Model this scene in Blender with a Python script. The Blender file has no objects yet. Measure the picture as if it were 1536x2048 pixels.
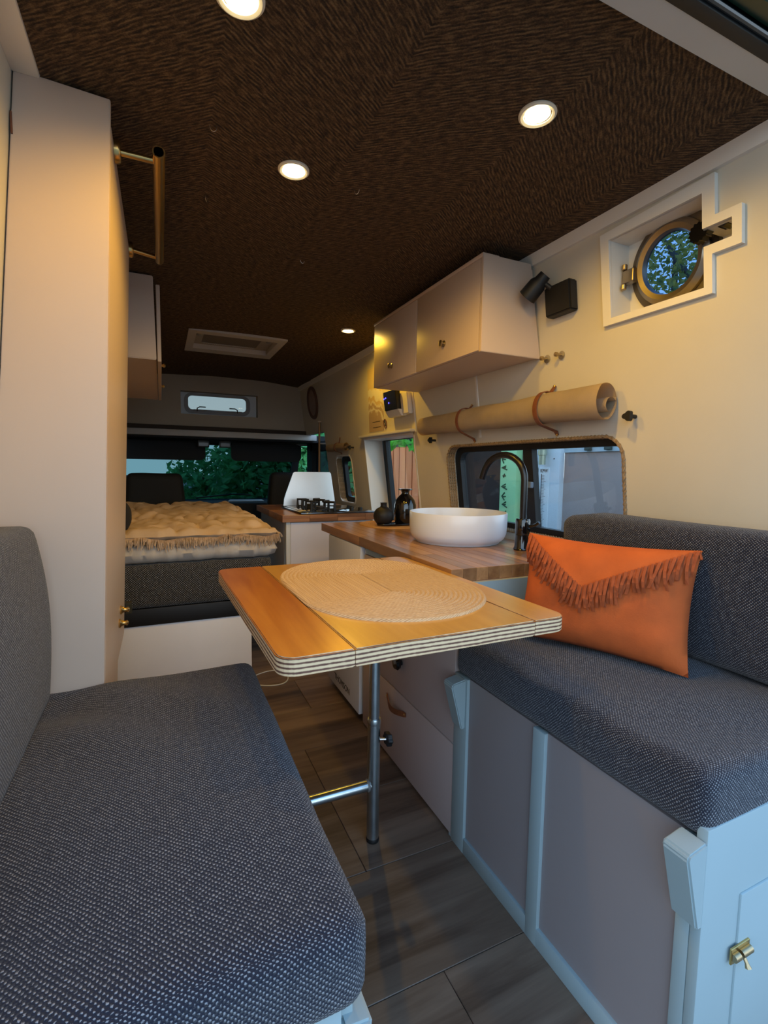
import bpy, bmesh, math, random
from mathutils import Vector, Matrix, noise
random.seed(7)
S = bpy.context.scene
COL = S.collection
PI = math.pi

# ------------------------------------------------------------------ camera
cam_d = bpy.data.cameras.new('camera')
cam = bpy.data.objects.new('camera', cam_d)
COL.objects.link(cam)
S.camera = cam
cam_d.sensor_fit = 'HORIZONTAL'
cam_d.sensor_width = 36.0
cam_d.lens = 972.424 / 1536 * 36.0
cam_d.clip_start = 0.02
_rt = Vector((0.90957022, -0.4152909, 0.01467931))
_dn = Vector((-0.02389115, -0.08752768, -0.99587555))
_fw = Vector((0.4148629, 0.90546804, -0.08953435))
m = Matrix.Identity(4)
for i in range(3):
    m[i][0] = _rt[i]; m[i][1] = -_dn[i]; m[i][2] = -_fw[i]
m.translation = Vector((0, 0, 1.1))
cam.matrix_world = m

# ------------------------------------------------------------------ world, exposure
w = bpy.data.worlds.new('sky'); S.world = w
w.use_nodes = True
nt = w.node_tree; nt.nodes.clear()
o_ = nt.nodes.new('ShaderNodeOutputWorld'); bg = nt.nodes.new('ShaderNodeBackground')
tc = nt.nodes.new('ShaderNodeTexCoord'); sp = nt.nodes.new('ShaderNodeSeparateXYZ')
rp = nt.nodes.new('ShaderNodeValToRGB')
rp.color_ramp.elements[0].position = 0.0; rp.color_ramp.elements[0].color = (0.95, 1.12, 1.22, 1)
rp.color_ramp.elements[1].position = 0.75; rp.color_ramp.elements[1].color = (0.20, 0.49, 0.94, 1)
nt.links.new(tc.outputs['Generated'], sp.inputs[0]); nt.links.new(sp.outputs['Z'], rp.inputs[0])
nt.links.new(rp.outputs[0], bg.inputs[0]); bg.inputs[1].default_value = 2.65
nt.links.new(bg.outputs[0], o_.inputs[0])
vs = S.view_settings
vs.view_transform = 'Standard'; vs.look = 'None'; vs.gamma = 1.0; vs.use_curve_mapping = False
vs.exposure = 0.0
LAMP_W = 12.5
LAMP_C = (1.0, 0.56, 0.04)

# ------------------------------------------------------------------ materials
MATS = {}
def nodes_of(name):
    mt = bpy.data.materials.new(name); mt.use_nodes = True
    n = mt.node_tree.nodes; b = n['Principled BSDF']
    return mt, n, mt.node_tree.links, b
def N(n, t, **kw):
    x = n.new(t)
    for k, v in kw.items(): setattr(x, k, v)
    return x
def math_(n, l, op, a, b=None, c=None):
    x = n.new('ShaderNodeMath'); x.operation = op
    for i, v in enumerate((a, b, c)):
        if v is None: continue
        if isinstance(v, (int, float)): x.inputs[i].default_value = v
        else: l.new(v, x.inputs[i])
    return x.outputs[0]
def ramp(n, l, fac, stops, interp='LINEAR'):
    r = n.new('ShaderNodeValToRGB'); cr = r.color_ramp; cr.interpolation = interp
    while len(cr.elements) < len(stops): cr.elements.new(0.5)
    for e, (p, c) in zip(cr.elements, stops):
        e.position = p; e.color = (*c, 1)
    l.new(fac, r.inputs[0]); return r.outputs[0]
def plain(name, col, rough=0.5, metal=0.0, bump=0.0, bscale=60, coat=0.0, var=0.04, vscale=3.0):
    if name in MATS: return MATS[name]
    mt, n, l, b = nodes_of(name)
    b.inputs['Roughness'].default_value = rough; b.inputs['Metallic'].default_value = metal
    if coat: b.inputs['Coat Weight'].default_value = coat
    t = N(n, 'ShaderNodeTexCoord'); z = N(n, 'ShaderNodeTexNoise'); z.inputs['Scale'].default_value = vscale
    z.inputs['Detail'].default_value = 4
    l.new(t.outputs['Object'], z.inputs['Vector'])
    lo = tuple(max(0, c*(1-var)) for c in col); hi = tuple(min(1, c*(1+var)) for c in col)
    l.new(ramp(n, l, z.outputs['Fac'], [(0.3, lo), (0.7, hi)]), b.inputs['Base Color'])
    if bump:
        z2 = N(n, 'ShaderNodeTexNoise'); z2.inputs['Scale'].default_value = bscale; z2.inputs['Detail'].default_value = 3
        l.new(t.outputs['Object'], z2.inputs['Vector'])
        bp = N(n, 'ShaderNodeBump'); bp.inputs['Strength'].default_value = bump; bp.inputs['Distance'].default_value = 0.002
        l.new(z2.outputs['Fac'], bp.inputs['Height']); l.new(bp.outputs[0], b.inputs['Normal'])
    MATS[name] = mt; return mt
def emit(name, col, s):
    if name in MATS: return MATS[name]
    mt, n, l, b = nodes_of(name)
    b.inputs['Base Color'].default_value = (*col, 1)
    b.inputs['Emission Color'].default_value = (*col, 1); b.inputs['Emission Strength'].default_value = s
    MATS[name] = mt; return mt
def glass(name, tint, refl=0.6):
    if name in MATS: return MATS[name]
    mt = bpy.data.materials.new(name); mt.use_nodes = True
    n = mt.node_tree.nodes; l = mt.node_tree.links; n.clear()
    o = N(n, 'ShaderNodeOutputMaterial'); tr = N(n, 'ShaderNodeBsdfTransparent'); tr.inputs[0].default_value = (*tint, 1)
    g = N(n, 'ShaderNodeBsdfGlossy'); g.inputs['Roughness'].default_value = 0.02
    f = N(n, 'ShaderNodeFresnel'); f.inputs['IOR'].default_value = 1.5
    mx = N(n, 'ShaderNodeMixShader')
    l.new(math_(n, l, 'MULTIPLY', f.outputs[0], refl), mx.inputs[0])
    l.new(tr.outputs[0], mx.inputs[1]); l.new(g.outputs[0], mx.inputs[2]); l.new(mx.outputs[0], o.inputs[0])
    MATS[name] = mt; return mt
def wood(name, c1, c2, c3=None, axis=1, scale=1.0, rough=0.45, vari=0.35, bump=0.15, coat=0.0):
    """grain runs along the given axis; each object gets its own offset and tone"""
    if name in MATS: return MATS[name]
    mt, n, l, b = nodes_of(name)
    t = N(n, 'ShaderNodeTexCoord'); oi = N(n, 'ShaderNodeObjectInfo'); mp = N(n, 'ShaderNodeMapping')
    sc = [22*scale]*3; sc[axis] = 1.6*scale; mp.inputs['Scale'].default_value = sc
    cb = N(n, 'ShaderNodeCombineXYZ')
    r10 = math_(n, l, 'MULTIPLY', oi.outputs['Random'], 37.0)
    for i in range(3): l.new(r10, cb.inputs[i])
    l.new(t.outputs['Object'], mp.inputs['Vector']); l.new(cb.outputs[0], mp.inputs['Location'])
    z = N(n, 'ShaderNodeTexNoise'); z.inputs['Scale'].default_value = 1.0; z.inputs['Detail'].default_value = 7
    z.inputs['Roughness'].default_value = 0.62; z.inputs['Distortion'].default_value = 0.5
    l.new(mp.outputs[0], z.inputs['Vector'])
    mp2 = N(n, 'ShaderNodeMapping'); sc2 = [7*scale]*3; sc2[axis] = 1.8*scale; mp2.inputs['Scale'].default_value = sc2
    l.new(t.outputs['Object'], mp2.inputs['Vector']); l.new(cb.outputs[0], mp2.inputs['Location'])
    z2 = N(n, 'ShaderNodeTexNoise'); z2.inputs['Scale'].default_value = 1.0; z2.inputs['Detail'].default_value = 3
    l.new(mp2.outputs[0], z2.inputs['Vector'])
    f = math_(n, l, 'ADD', math_(n, l, 'MULTIPLY', z.outputs['Fac'], 0.6), math_(n, l, 'MULTIPLY', z2.outputs['Fac'], 0.4))
    c3 = c3 or tuple(x*0.6 for x in c1)
    colr = ramp(n, l, f, [(0.34, c3), (0.47, c1), (0.62, c2)])
    hv = N(n, 'ShaderNodeHueSaturation'); l.new(colr, hv.inputs['Color'])
    l.new(math_(n, l, 'ADD', math_(n, l, 'MULTIPLY', oi.outputs['Random'], vari), 1-vari/2), hv.inputs['Value'])
    l.new(hv.outputs[0], b.inputs['Base Color'])
    b.inputs['Roughness'].default_value = rough
    if coat: b.inputs['Coat Weight'].default_value = coat; b.inputs['Coat Roughness'].default_value = 0.25
    bp = N(n, 'ShaderNodeBump'); bp.inputs['Strength'].default_value = bump; bp.inputs['Distance'].default_value = 0.001
    l.new(z.outputs['Fac'], bp.inputs['Height']); l.new(bp.outputs[0], b.inputs['Normal'])
    MATS[name] = mt; return mt
def tweed(name, dark, light, cell=0.0034, cover=0.18):
    if name in MATS: return MATS[name]
    mt, n, l, b = nodes_of(name)
    uv = N(n, 'ShaderNodeUVMap'); sx = N(n, 'ShaderNodeSeparateXYZ')
    nz = N(n, 'ShaderNodeTexNoise'); nz.inputs['Scale'].default_value = 28; nz.inputs['Detail'].default_value = 2
    l.new(uv.outputs[0], nz.inputs['Vector'])
    va = N(n, 'ShaderNodeVectorMath'); va.operation = 'MULTIPLY_ADD'
    l.new(nz.outputs['Color'], va.inputs[0]); va.inputs[1].default_value = (0.006,)*3; l.new(uv.outputs[0], va.inputs[2])
    l.new(va.outputs[0], sx.inputs[0])
    k = PI/cell
    a = math_(n, l, 'SINE', math_(n, l, 'MULTIPLY', sx.outputs[0], k))
    c = math_(n, l, 'SINE', math_(n, l, 'MULTIPLY', sx.outputs[1], k))
    p = math_(n, l, 'MULTIPLY', a, c)
    n2 = N(n, 'ShaderNodeTexNoise'); n2.inputs['Scale'].default_value = 520; n2.inputs['Detail'].default_value = 1
    l.new(uv.outputs[0], n2.inputs['Vector'])
    n3 = N(n, 'ShaderNodeTexNoise'); n3.inputs['Scale'].default_value = 90; n3.inputs['Detail'].default_value = 3
    l.new(uv.outputs[0], n3.inputs['Vector'])
    q = math_(n, l, 'ADD', p, math_(n, l, 'MULTIPLY', math_(n, l, 'SUBTRACT', n2.outputs['Fac'], 0.5), 1.9))
    q = math_(n, l, 'ADD', q, math_(n, l, 'MULTIPLY', math_(n, l, 'SUBTRACT', n3.outputs['Fac'], 0.5), 1.0))
    mid = tuple((x+y)/2 for x, y in zip(dark, light))
    l.new(ramp(n, l, q, [(cover-0.10, dark), (cover+0.14, mid), (cover+0.5, light)]), b.inputs['Base Color'])
    b.inputs['Roughness'].default_value = 0.92
    b.inputs['Sheen Weight'].default_value = 0.15
    bp = N(n, 'ShaderNodeBump'); bp.inputs['Strength'].default_value = 0.55; bp.inputs['Distance'].default_value = 0.0018
    l.new(q, bp.inputs['Height']); l.new(bp.outputs[0], b.inputs['Normal'])
    MATS[name] = mt; return mt

WHITE = plain('white wall paint', (0.60, 0.555, 0.46), 0.55, bump=0.08, bscale=40)
WTRIM = plain('white gloss trim paint', (0.74, 0.71, 0.65), 0.4)
GREIGE = plain('pale rose grey cabinet laminate', (0.56, 0.435, 0.345), 0.42, var=0.02)
PANEL = plain('muted grey panel laminate', (0.26, 0.225, 0.225), 0.45, var=0.02)
FRAMEP = plain('pale blue white frame paint', (0.30, 0.38, 0.40), 0.4, var=0.03)
BLACK = plain('black plastic', (0.006, 0.006, 0.007), 0.55)
BLACKG = plain('black gloss ceramic', (0.004, 0.004, 0.005), 0.12, coat=0.6)
BLACKM = plain('black matt ceramic', (0.006, 0.006, 0.007), 0.6, bump=0.1)
CABBLK = plain('dark cab trim', (0.010, 0.010, 0.011), 0.75, bump=0.1)
BRASS = plain('brass', (0.62, 0.42, 0.16), 0.28, 1.0)
ABRASS = plain('aged brass', (0.42, 0.33, 0.20), 0.36, 1.0, var=0.15, vscale=30)
BRONZE = plain('bronze window ring', (0.33, 0.28, 0.22), 0.36, 1.0, var=0.12, vscale=20)
STEEL = plain('galvanised steel tube', (0.52, 0.58, 0.60), 0.27, 1.0, var=0.12, vscale=25)
ALU = plain('brushed aluminium', (0.90, 0.90, 0.90), 0.3, 1.0)
LEATHER = plain('brown strap leather', (0.17, 0.055, 0.022), 0.5, bump=0.3, bscale=120, var=0.25, vscale=40)
CANVAS = plain('raw beige canvas', (0.56, 0.44, 0.30), 0.9, bump=0.35, bscale=300, var=0.08, vscale=12)
CERAM = plain('white basin ceramic', (0.68, 0.71, 0.78), 0.3, coat=0.3, var=0.01)
SUEDE = plain('rust orange suede', (0.45, 0.088, 0.014), 0.88, bump=0.25, bscale=260, var=0.14, vscale=16)
QUILT = plain('beige linen quilt', (0.58, 0.42, 0.28), 0.92, bump=0.3, bscale=200, var=0.08, vscale=9)
QUILT2 = plain('pale grey linen pad', (0.50, 0.45, 0.40), 0.92, bump=0.3, bscale=200, var=0.06, vscale=9)
FRINGEM = plain('beige cotton fringe', (0.50, 0.36, 0.25), 0.95, var=0.2, vscale=60)
ROPE = plain('jute rope', (0.25, 0.165, 0.085), 0.95, bump=0.6, bscale=400, var=0.3, vscale=90)
SEAL = plain('black rubber seal', (0.008, 0.008, 0.008), 0.6)
GREYP = plain('grey plastic frame', (0.26, 0.27, 0.29), 0.5)
GROUND = plain('grey gravel', (0.20, 0.185, 0.16), 0.9, bump=0.4, bscale=60, var=0.2, vscale=5)
GLASS = glass('clear window glass', (0.92, 0.95, 0.94), 0.2)
GLASST = glass('tinted window glass', (0.82, 0.84, 0.84), 0.16)
GLASSW = glass('windscreen glass', (0.24, 0.33, 0.35), 0.25)
TWEED = tweed('navy and grey tweed', (0.003, 0.0035, 0.014), (0.25, 0.25, 0.27), cover=0.45)
TWEEDF = tweed('charcoal fine tweed', (0.005, 0.005, 0.007), (0.30, 0.29, 0.28), cell=0.0050, cover=0.34)
TABLEW = wood('amber varnished plywood face', (0.46, 0.235, 0.045), (0.56, 0.30, 0.065), (0.36, 0.16, 0.03), axis=1, scale=0.8, rough=0.3, vari=0.12, coat=0.35, bump=0.08)
TABLEO = wood('orange varnished plywood face', (0.42, 0.15, 0.024), (0.52, 0.21, 0.035), (0.33, 0.10, 0.016), axis=1, scale=1.0, rough=0.3, vari=0.1, coat=0.35, bump=0.15)
BUTCH = wood('acacia worktop stave', (0.31, 0.15, 0.06), (0.43, 0.23, 0.10), (0.20, 0.085, 0.034), axis=1, scale=1.3, rough=0.32, vari=0.75, coat=0.25)
BUTCHX = wood('acacia worktop stave across', (0.26, 0.11, 0.045), (0.38, 0.18, 0.08), (0.17, 0.07, 0.03), axis=0, scale=1.3, rough=0.35, vari=0.7, coat=0.2)
PLANK = wood('grey brown vinyl plank', (0.120, 0.075, 0.050), (0.205, 0.140, 0.098), (0.036, 0.020, 0.013), axis=0, scale=0.85, rough=0.5, vari=0.3, bump=0.15)
FENCEM = wood('terracotta fence board', (0.84, 0.22, 0.07), (0.90, 0.27, 0.09), (0.70, 0.16, 0.05), axis=2, scale=0.5, rough=0.7, vari=0.15)

def ply_mat():
    mt, n, l, b = nodes_of('layered plywood edge')
    t = N(n, 'ShaderNodeTexCoord'); s = N(n, 'ShaderNodeSeparateXYZ'); l.new(t.outputs['Object'], s.inputs[0])
    z = N(n, 'ShaderNodeTexNoise'); z.inputs['Scale'].default_value = 6; z.inputs['Detail'].default_value = 3
    l.new(t.outputs['Object'], z.inputs['Vector'])
    z2 = N(n, 'ShaderNodeTexNoise'); z2.inputs['Scale'].default_value = 90; z2.inputs['Detail'].default_value = 3
    l.new(t.outputs['Object'], z2.inputs['Vector'])
    zz = math_(n, l, 'ADD', s.outputs[2], math_(n, l, 'MULTIPLY', math_(n, l, 'SUBTRACT', z.outputs['Fac'], 0.5), 0.006))
    sw = math_(n, l, 'SINE', math_(n, l, 'MULTIPLY', zz, 2*PI/0.0078))
    sw = math_(n, l, 'ADD', sw, math_(n, l, 'MULTIPLY', math_(n, l, 'SUBTRACT', z2.outputs['Fac'], 0.5), 1.6))
    f = math_(n, l, 'ADD', math_(n, l, 'MULTIPLY', sw, 0.5), 0.5)
    l.new(ramp(n, l, f, [(0.20, (0.13, 0.055, 0.035)), (0.42, (0.60, 0.40, 0.22)), (0.8, (0.74, 0.54, 0.32))]), b.inputs['Base Color'])
    b.inputs['Roughness'].default_value = 0.6
    return mt
PLY = ply_mat()

def felt_mat():
    mt, n, l, b = nodes_of('brown herringbone jute matting')
    t = N(n, 'ShaderNodeTexCoord'); s = N(n, 'ShaderNodeSeparateXYZ'); l.new(t.outputs['Object'], s.inputs[0])
    nz = N(n, 'ShaderNodeTexNoise'); nz.inputs['Scale'].default_value = 16; nz.inputs['Detail'].default_value = 3
    l.new(t.outputs['Object'], nz.inputs['Vector'])
    dn = math_(n, l, 'MULTIPLY', math_(n, l, 'SUBTRACT', nz.outputs['Fac'], 0.5), 0.016)
    tri = math_(n, l, 'PINGPONG', math_(n, l, 'ADD', s.outputs[0], 0.05), 0.33)
    co = math_(n, l, 'ADD', math_(n, l, 'ADD', s.outputs[1], math_(n, l, 'MULTIPLY', tri, 0.75)), dn)
    st = math_(n, l, 'SINE', math_(n, l, 'MULTIPLY', co, 2*PI/0.0105))
    cb = N(n, 'ShaderNodeCombineXYZ')
    l.new(math_(n, l, 'MULTIPLY', s.outputs[0], 48.0), cb.inputs[0]); l.new(math_(n, l, 'MULTIPLY', co, 150.0), cb.inputs[1])
    fb = N(n, 'ShaderNodeTexNoise'); fb.inputs['Scale'].default_value = 1.0; fb.inputs['Detail'].default_value = 3
    l.new(cb.outputs[0], fb.inputs['Vector'])
    fz = N(n, 'ShaderNodeTexNoise'); fz.inputs['Scale'].default_value = 260; fz.inputs['Detail'].default_value = 4; fz.inputs['Roughness'].default_value = 0.75
    l.new(t.outputs['Object'], fz.inputs['Vector'])
    h = math_(n, l, 'ADD', math_(n, l, 'MULTIPLY', st, 0.09), math_(n, l, 'MULTIPLY', fb.outputs['Fac'], 1.15))
    h = math_(n, l, 'ADD', h, math_(n, l, 'SUBTRACT', math_(n, l, 'MULTIPLY', fz.outputs['Fac'], 0.70), 0.40))
    l.new(ramp(n, l, h, [(0.28, (0.014, 0.007, 0.003)), (0.52, (0.070, 0.037, 0.014)), (0.80, (0.20, 0.125, 0.058))]), b.inputs['Base Color'])
    b.inputs['Roughness'].default_value = 0.95
    bp = N(n, 'ShaderNodeBump'); bp.inputs['Strength'].default_value = 1.0; bp.inputs['Distance'].default_value = 0.005
    l.new(h, bp.inputs['Height']); l.new(bp.outputs[0], b.inputs['Normal'])
    return mt
FELT = felt_mat()

def jute_mat(name, c1, c2, c3, ring=None):
    mt, n, l, b = nodes_of(name)
    uv = N(n, 'ShaderNodeUVMap'); s = N(n, 'ShaderNodeSeparateXYZ'); l.new(uv.outputs[0], s.inputs[0])
    d = math_(n, l, 'ADD', s.outputs[0], math_(n, l, 'MULTIPLY', math_(n, l, 'PINGPONG', s.outputs[1], 0.0055), 0.8))
    a = math_(n, l, 'SINE', math_(n, l, 'MULTIPLY', d, 2*PI/0.009))
    z = N(n, 'ShaderNodeTexNoise'); z.inputs['Scale'].default_value = 260; z.inputs['Detail'].default_value = 4
    l.new(uv.outputs[0], z.inputs['Vector'])
    h = math_(n, l, 'ADD', math_(n, l, 'MULTIPLY', a, 0.16), z.outputs['Fac'])
    l.new(ramp(n, l, h, [(0.28, c1), (0.5, c2), (0.78, c3)]), b.inputs['Base Color'])
    b.inputs['Roughness'].default_value = 0.95
    bp = N(n, 'ShaderNodeBump'); bp.inputs['Strength'].default_value = 0.6; bp.inputs['Distance'].default_value = 0.0015
    l.new(h, bp.inputs['Height']); l.new(bp.outputs[0], b.inputs['Normal'])
    return mt
JUTE = jute_mat('braided jute', (0.36, 0.225, 0.115), (0.52, 0.36, 0.205), (0.64, 0.47, 0.29))

def leaf_mat(name, c1, c2):
    mt, n, l, b = nodes_of(name)
    z = N(n, 'ShaderNodeTexNoise'); z.inputs['Scale'].default_value = 3.5; z.inputs['Detail'].default_value = 4
    t = N(n, 'ShaderNodeTexCoord'); l.new(t.outputs['Object'], z.inputs['Vector'])
    l.new(ramp(n, l, z.outputs['Fac'], [(0.35, c1), (0.65, c2)]), b.inputs['Base Color'])
    b.inputs['Roughness'].default_value = 0.55
    tr = N(n, 'ShaderNodeBsdfTranslucent'); mx = N(n, 'ShaderNodeMixShader'); mx.inputs[0].default_value = 0.35
    l.new(ramp(n, l, z.outputs['Fac'], [(0.35, c1), (0.65, c2)]), tr.inputs[0])
    out = n['Material Output']; l.new(b.outputs[0], mx.inputs[1]); l.new(tr.outputs[0], mx.inputs[2]); l.new(mx.outputs[0], out.inputs[0])
    return mt
LEAFD = leaf_mat('dark hedge leaf', (0.06, 0.26, 0.09), (0.17, 0.55, 0.18))
LEAFB = leaf_mat('bright green leaf', (0.10, 0.42, 0.03), (0.22, 0.70, 0.06))
LEAFY = leaf_mat('yellow green birch leaf', (0.16, 0.22, 0.06), (0.70, 0.55, 0.10))

# ------------------------------------------------------------------ mesh helpers
ORG = {}
def finish(name, bm, mat, parent=None, smooth=None, origin=None):
    """mesh data given in world space; origin at the base centre; parented parts keep their place"""
    if origin is None:
        xs = [v.co.x for v in bm.verts]; ys = [v.co.y for v in bm.verts]; zs = [v.co.z for v in bm.verts]
        origin = Vector(((min(xs)+max(xs))/2, (min(ys)+max(ys))/2, min(zs)))
    else: origin = Vector(origin)
    bmesh.ops.translate(bm, verts=bm.verts, vec=-origin)
    me = bpy.data.meshes.new(name)
    if smooth is not None:
        for f in bm.faces: f.smooth = True
        for e in bm.edges:
            if len(e.link_faces) == 2 and e.calc_face_angle(0) > smooth: e.smooth = False
    bm.to_mesh(me); bm.free()
    mats = mat if isinstance(mat, (list, tuple)) else [mat]
    for q in mats: me.materials.append(q)
    ob = bpy.data.objects.new(name, me); COL.objects.link(ob)
    base = Vector((0, 0, 0))
    if parent is not None:
        ob.parent = parent; base = ORG[parent]
    ob.location = origin - base
    ORG[ob] = origin
    return ob
def thing(name, loc, label, cat, group=None):
    e = bpy.data.objects.new(name, None); COL.objects.link(e); e.empty_display_size = 0.05
    e.location = loc; ORG[e] = Vector(loc)
    return tag(e, label, cat, group)
def tag(o, label, cat, group=None, kind=None):
    o['label'] = label; o['category'] = cat
    if group: o['group'] = group
    if kind: o['kind'] = kind
    return o
def struct(o): o['kind'] = 'structure'; return o
def stuff(o): o['kind'] = 'stuff'; return o

def bm_box(x0, x1, y0, y1, z0, z1, bevel=0.0, seg=2, bm=None):
    nb = bm or bmesh.new()
    r = bmesh.ops.create_cube(nb, size=1)
    for v in r['verts']:
        v.co = Vector(((x0+x1)/2 + v.co.x*(x1-x0), (y0+y1)/2 + v.co.y*(y1-y0), (z0+z1)/2 + v.co.z*(z1-z0)))
    if bevel:
        es = set(e for v in r['verts'] for e in v.link_edges)
        bmesh.ops.bevel(nb, geom=list(es), offset=bevel, segments=seg, affect='EDGES', profile=0.5)
    return nb
def box(name, x0, x1, y0, y1, z0, z1, mat, parent=None, bevel=0.0, seg=2):
    return finish(name, bm_box(x0, x1, y0, y1, z0, z1, bevel, seg), mat, parent, smooth=0.6 if bevel else None)
def bm_hex(pts, bm=None, bevel=0.0):
    """8 corner points: bottom 4 (ccw) then top 4"""
    nb = bm or bmesh.new()
    v = [nb.verts.new(p) for p in pts]
    for f in ((3, 2, 1, 0), (4, 5, 6, 7), (0, 1, 5, 4), (1, 2, 6, 5), (2, 3, 7, 6), (3, 0, 4, 7)):
        nb.faces.new([v[i] for i in f])
    if bevel: bmesh.ops.bevel(nb, geom=list(nb.edges), offset=bevel, segments=2, affect='EDGES')
    bmesh.ops.recalc_face_normals(nb, faces=nb.faces)
    return nb
def bm_tube(pts, r, seg=10, cap=True, bm=None, hollow=False):
    nb = bm or bmesh.new()
    pts = [Vector(p) for p in pts]; rings = []
    rr = r if isinstance(r, (list, tuple)) else [r]*len(pts)
    up = None
    for i, p in enumerate(pts):
        d = (pts[min(i+1, len(pts)-1)] - pts[max(i-1, 0)]).normalized()
        if up is None:
            up = d.orthogonal().normalized()
        else:
            up = (up - d*up.dot(d)).normalized()
        sd = d.cross(up)
        rings.append([nb.verts.new(p + (up*math.cos(2*PI*k/seg) + sd*math.sin(2*PI*k/seg))*rr[i]) for k in range(seg)])
    for a, b in zip(rings, rings[1:]):
        for k in range(seg): nb.faces.new((a[k], a[(k+1) % seg], b[(k+1) % seg], b[k]))
    if cap:
        nb.faces.new(rings[0][::-1]); nb.faces.new(rings[-1])
    return nb
def tube(name, pts, r, mat, parent=None, seg=12, cap=True):
    return finish(name, bm_tube(pts, r, seg, cap), mat, parent, smooth=0.7)
def bm_lathe(prof, c, seg=32, bm=None, axis='Z'):
    """profile of (radius, height)"""
    nb = bm or bmesh.new(); c = Vector(c); rings = []
    for r, h in prof:
        ring = []
        for k in range(seg):
            a = 2*PI*k/seg
            p = Vector((r*math.cos(a), r*math.sin(a), h))
            if axis == 'X': p = Vector((h, p.x, p.y))
            if axis == 'Y': p = Vector((p.x, h, p.y))
            ring.append(nb.verts.new(c+p))
        rings.append(ring)
    for a, b in zip(rings, rings[1:]):
        for k in range(seg): nb.faces.new((a[k], a[(k+1) % seg], b[(k+1) % seg], b[k]))
    nb.faces.new(rings[0][::-1]); nb.faces.new(rings[-1])
    bmesh.ops.recalc_face_normals(nb, faces=nb.faces)
    return nb
def lathe(name, prof, c, mat, parent=None, seg=32, axis='Z'):
    return finish(name, bm_lathe(prof, c, seg, None, axis), mat, parent, smooth=0.7)
def bm_prism(outline, off, bm=None):
    """closed 3D outline extruded by the vector off"""
    nb = bm or bmesh.new(); off = Vector(off)
    a = [nb.verts.new(p) for p in outline]; b = [nb.verts.new(Vector(p)+off) for p in outline]
    n = len(a); nb.faces.new(a[::-1]); nb.faces.new(b)
    for i in range(n): nb.faces.new((a[i], a[(i+1) % n], b[(i+1) % n], b[i]))
    bmesh.ops.recalc_face_normals(nb, faces=nb.faces)
    return nb
def prism(name, outline, off, mat, parent=None, bevel=0.0):
    nb = bm_prism(outline, off)
    if bevel: bmesh.ops.bevel(nb, geom=list(nb.edges), offset=bevel, segments=2, affect='EDGES')
    return finish(name, nb, mat, parent, smooth=0.6 if bevel else None)
def rrect(a0, a1, b0, b1, r, n=6):
    out = []
    for cx, cy, s in ((a1-r, b1-r, 0), (a0+r, b1-r, 1), (a0+r, b0+r, 2), (a1-r, b0+r, 3)):
        for k in range(n+1):
            t = (s + k/n)*PI/2
            out.append((cx+r*math.cos(t), cy+r*math.sin(t)))
    return out
def bm_sheet(outer, holes, place, thick):
    """flat sheet with holes; outer and holes are 2D loops, place maps 2D to 3D, thick is a 3D offset"""
    nb = bmesh.new(); es = []
    for loop in [outer]+holes:
        vsx = [nb.verts.new(place(*p)) for p in loop]
        for i in range(len(vsx)): es.append(nb.edges.new((vsx[i], vsx[(i+1) % len(vsx)])))
    bmesh.ops.triangle_fill(nb, use_beauty=True, use_dissolve=False, edges=es)
    g = bmesh.ops.extrude_face_region(nb, geom=list(nb.faces))
    bmesh.ops.translate(nb, verts=[e for e in g['geom'] if isinstance(e, bmesh.types.BMVert)], vec=Vector(thick))
    bmesh.ops.recalc_face_normals(nb, faces=nb.faces)
    return nb
def bm_frame(outer, inner, place, thick):
    return bm_sheet(outer, [inner], place, thick)

def cushion(name, c, h, r, mat, parent=None, n=(14, 14, 5), puff=0.0, wob=0.004, lean=None, seed=0, wscale=5.0, shape=None):
    """soft rounded block, box mapped UVs in metres"""
    nb = bmesh.new(); uvl = nb.loops.layers.uv.new('UVMap'); c = Vector(c); h = Vector(h)
    def pos(q):
        q = Vector((q[0]*h.x, q[1]*h.y, q[2]*h.z))
        p = Vector([max(-(h[i]-r), min(h[i]-r, q[i])) for i in range(3)])
        d = q-p
        pt = p + d.normalized()*r if d.length > 1e-6 else p
        if puff:
            e = max(0, 1-(pt.x/h.x)**2)*max(0, 1-(pt.y/h.y)**2)*max(0, 1-(pt.z/h.z)**2 if False else 1)
            if abs(q[2]) > 0.5*h.z: pt.z += puff*e*(1 if q[2] > 0 else 0.2)
        nv = Vector((pt.x*wscale+seed, pt.y*wscale, pt.z*wscale))
        pt += Vector((noise.noise(nv), noise.noise(nv+Vector((9, 0, 0))), noise.noise(nv+Vector((0, 9, 0)))))*wob
        if shape: pt = shape(pt, h)
        return pt + c
    for ax in range(3):
        u, v = [i for i in range(3) if i != ax]
        for sgn in (-1, 1):
            grid = {}
            for i in range(n[u]+1):
                for j in range(n[v]+1):
                    q = [0, 0, 0]; q[ax] = sgn
                    q[u] = -math.cos(PI*i/n[u])*0.35 + (2*i/n[u]-1)*0.65
                    q[v] = -math.cos(PI*j/n[v])*0.35 + (2*j/n[v]-1)*0.65
                    grid[i, j] = (nb.verts.new(pos(q)), (q[u]*h[u], q[v]*h[v]))
            for i in range(n[u]):
                for j in range(n[v]):
                    k = [(i, j), (i+1, j), (i+1, j+1), (i, j+1)]
                    f = nb.faces.new([grid[x][0] for x in k])
                    for lp, x in zip(f.loops, k): lp[uvl].uv = grid[x][1]
    bmesh.ops.remove_doubles(nb, verts=nb.verts, dist=1e-5)
    bmesh.ops.recalc_face_normals(nb, faces=nb.faces)
    return finish(name, nb, mat, parent, smooth=1.2)

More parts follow.
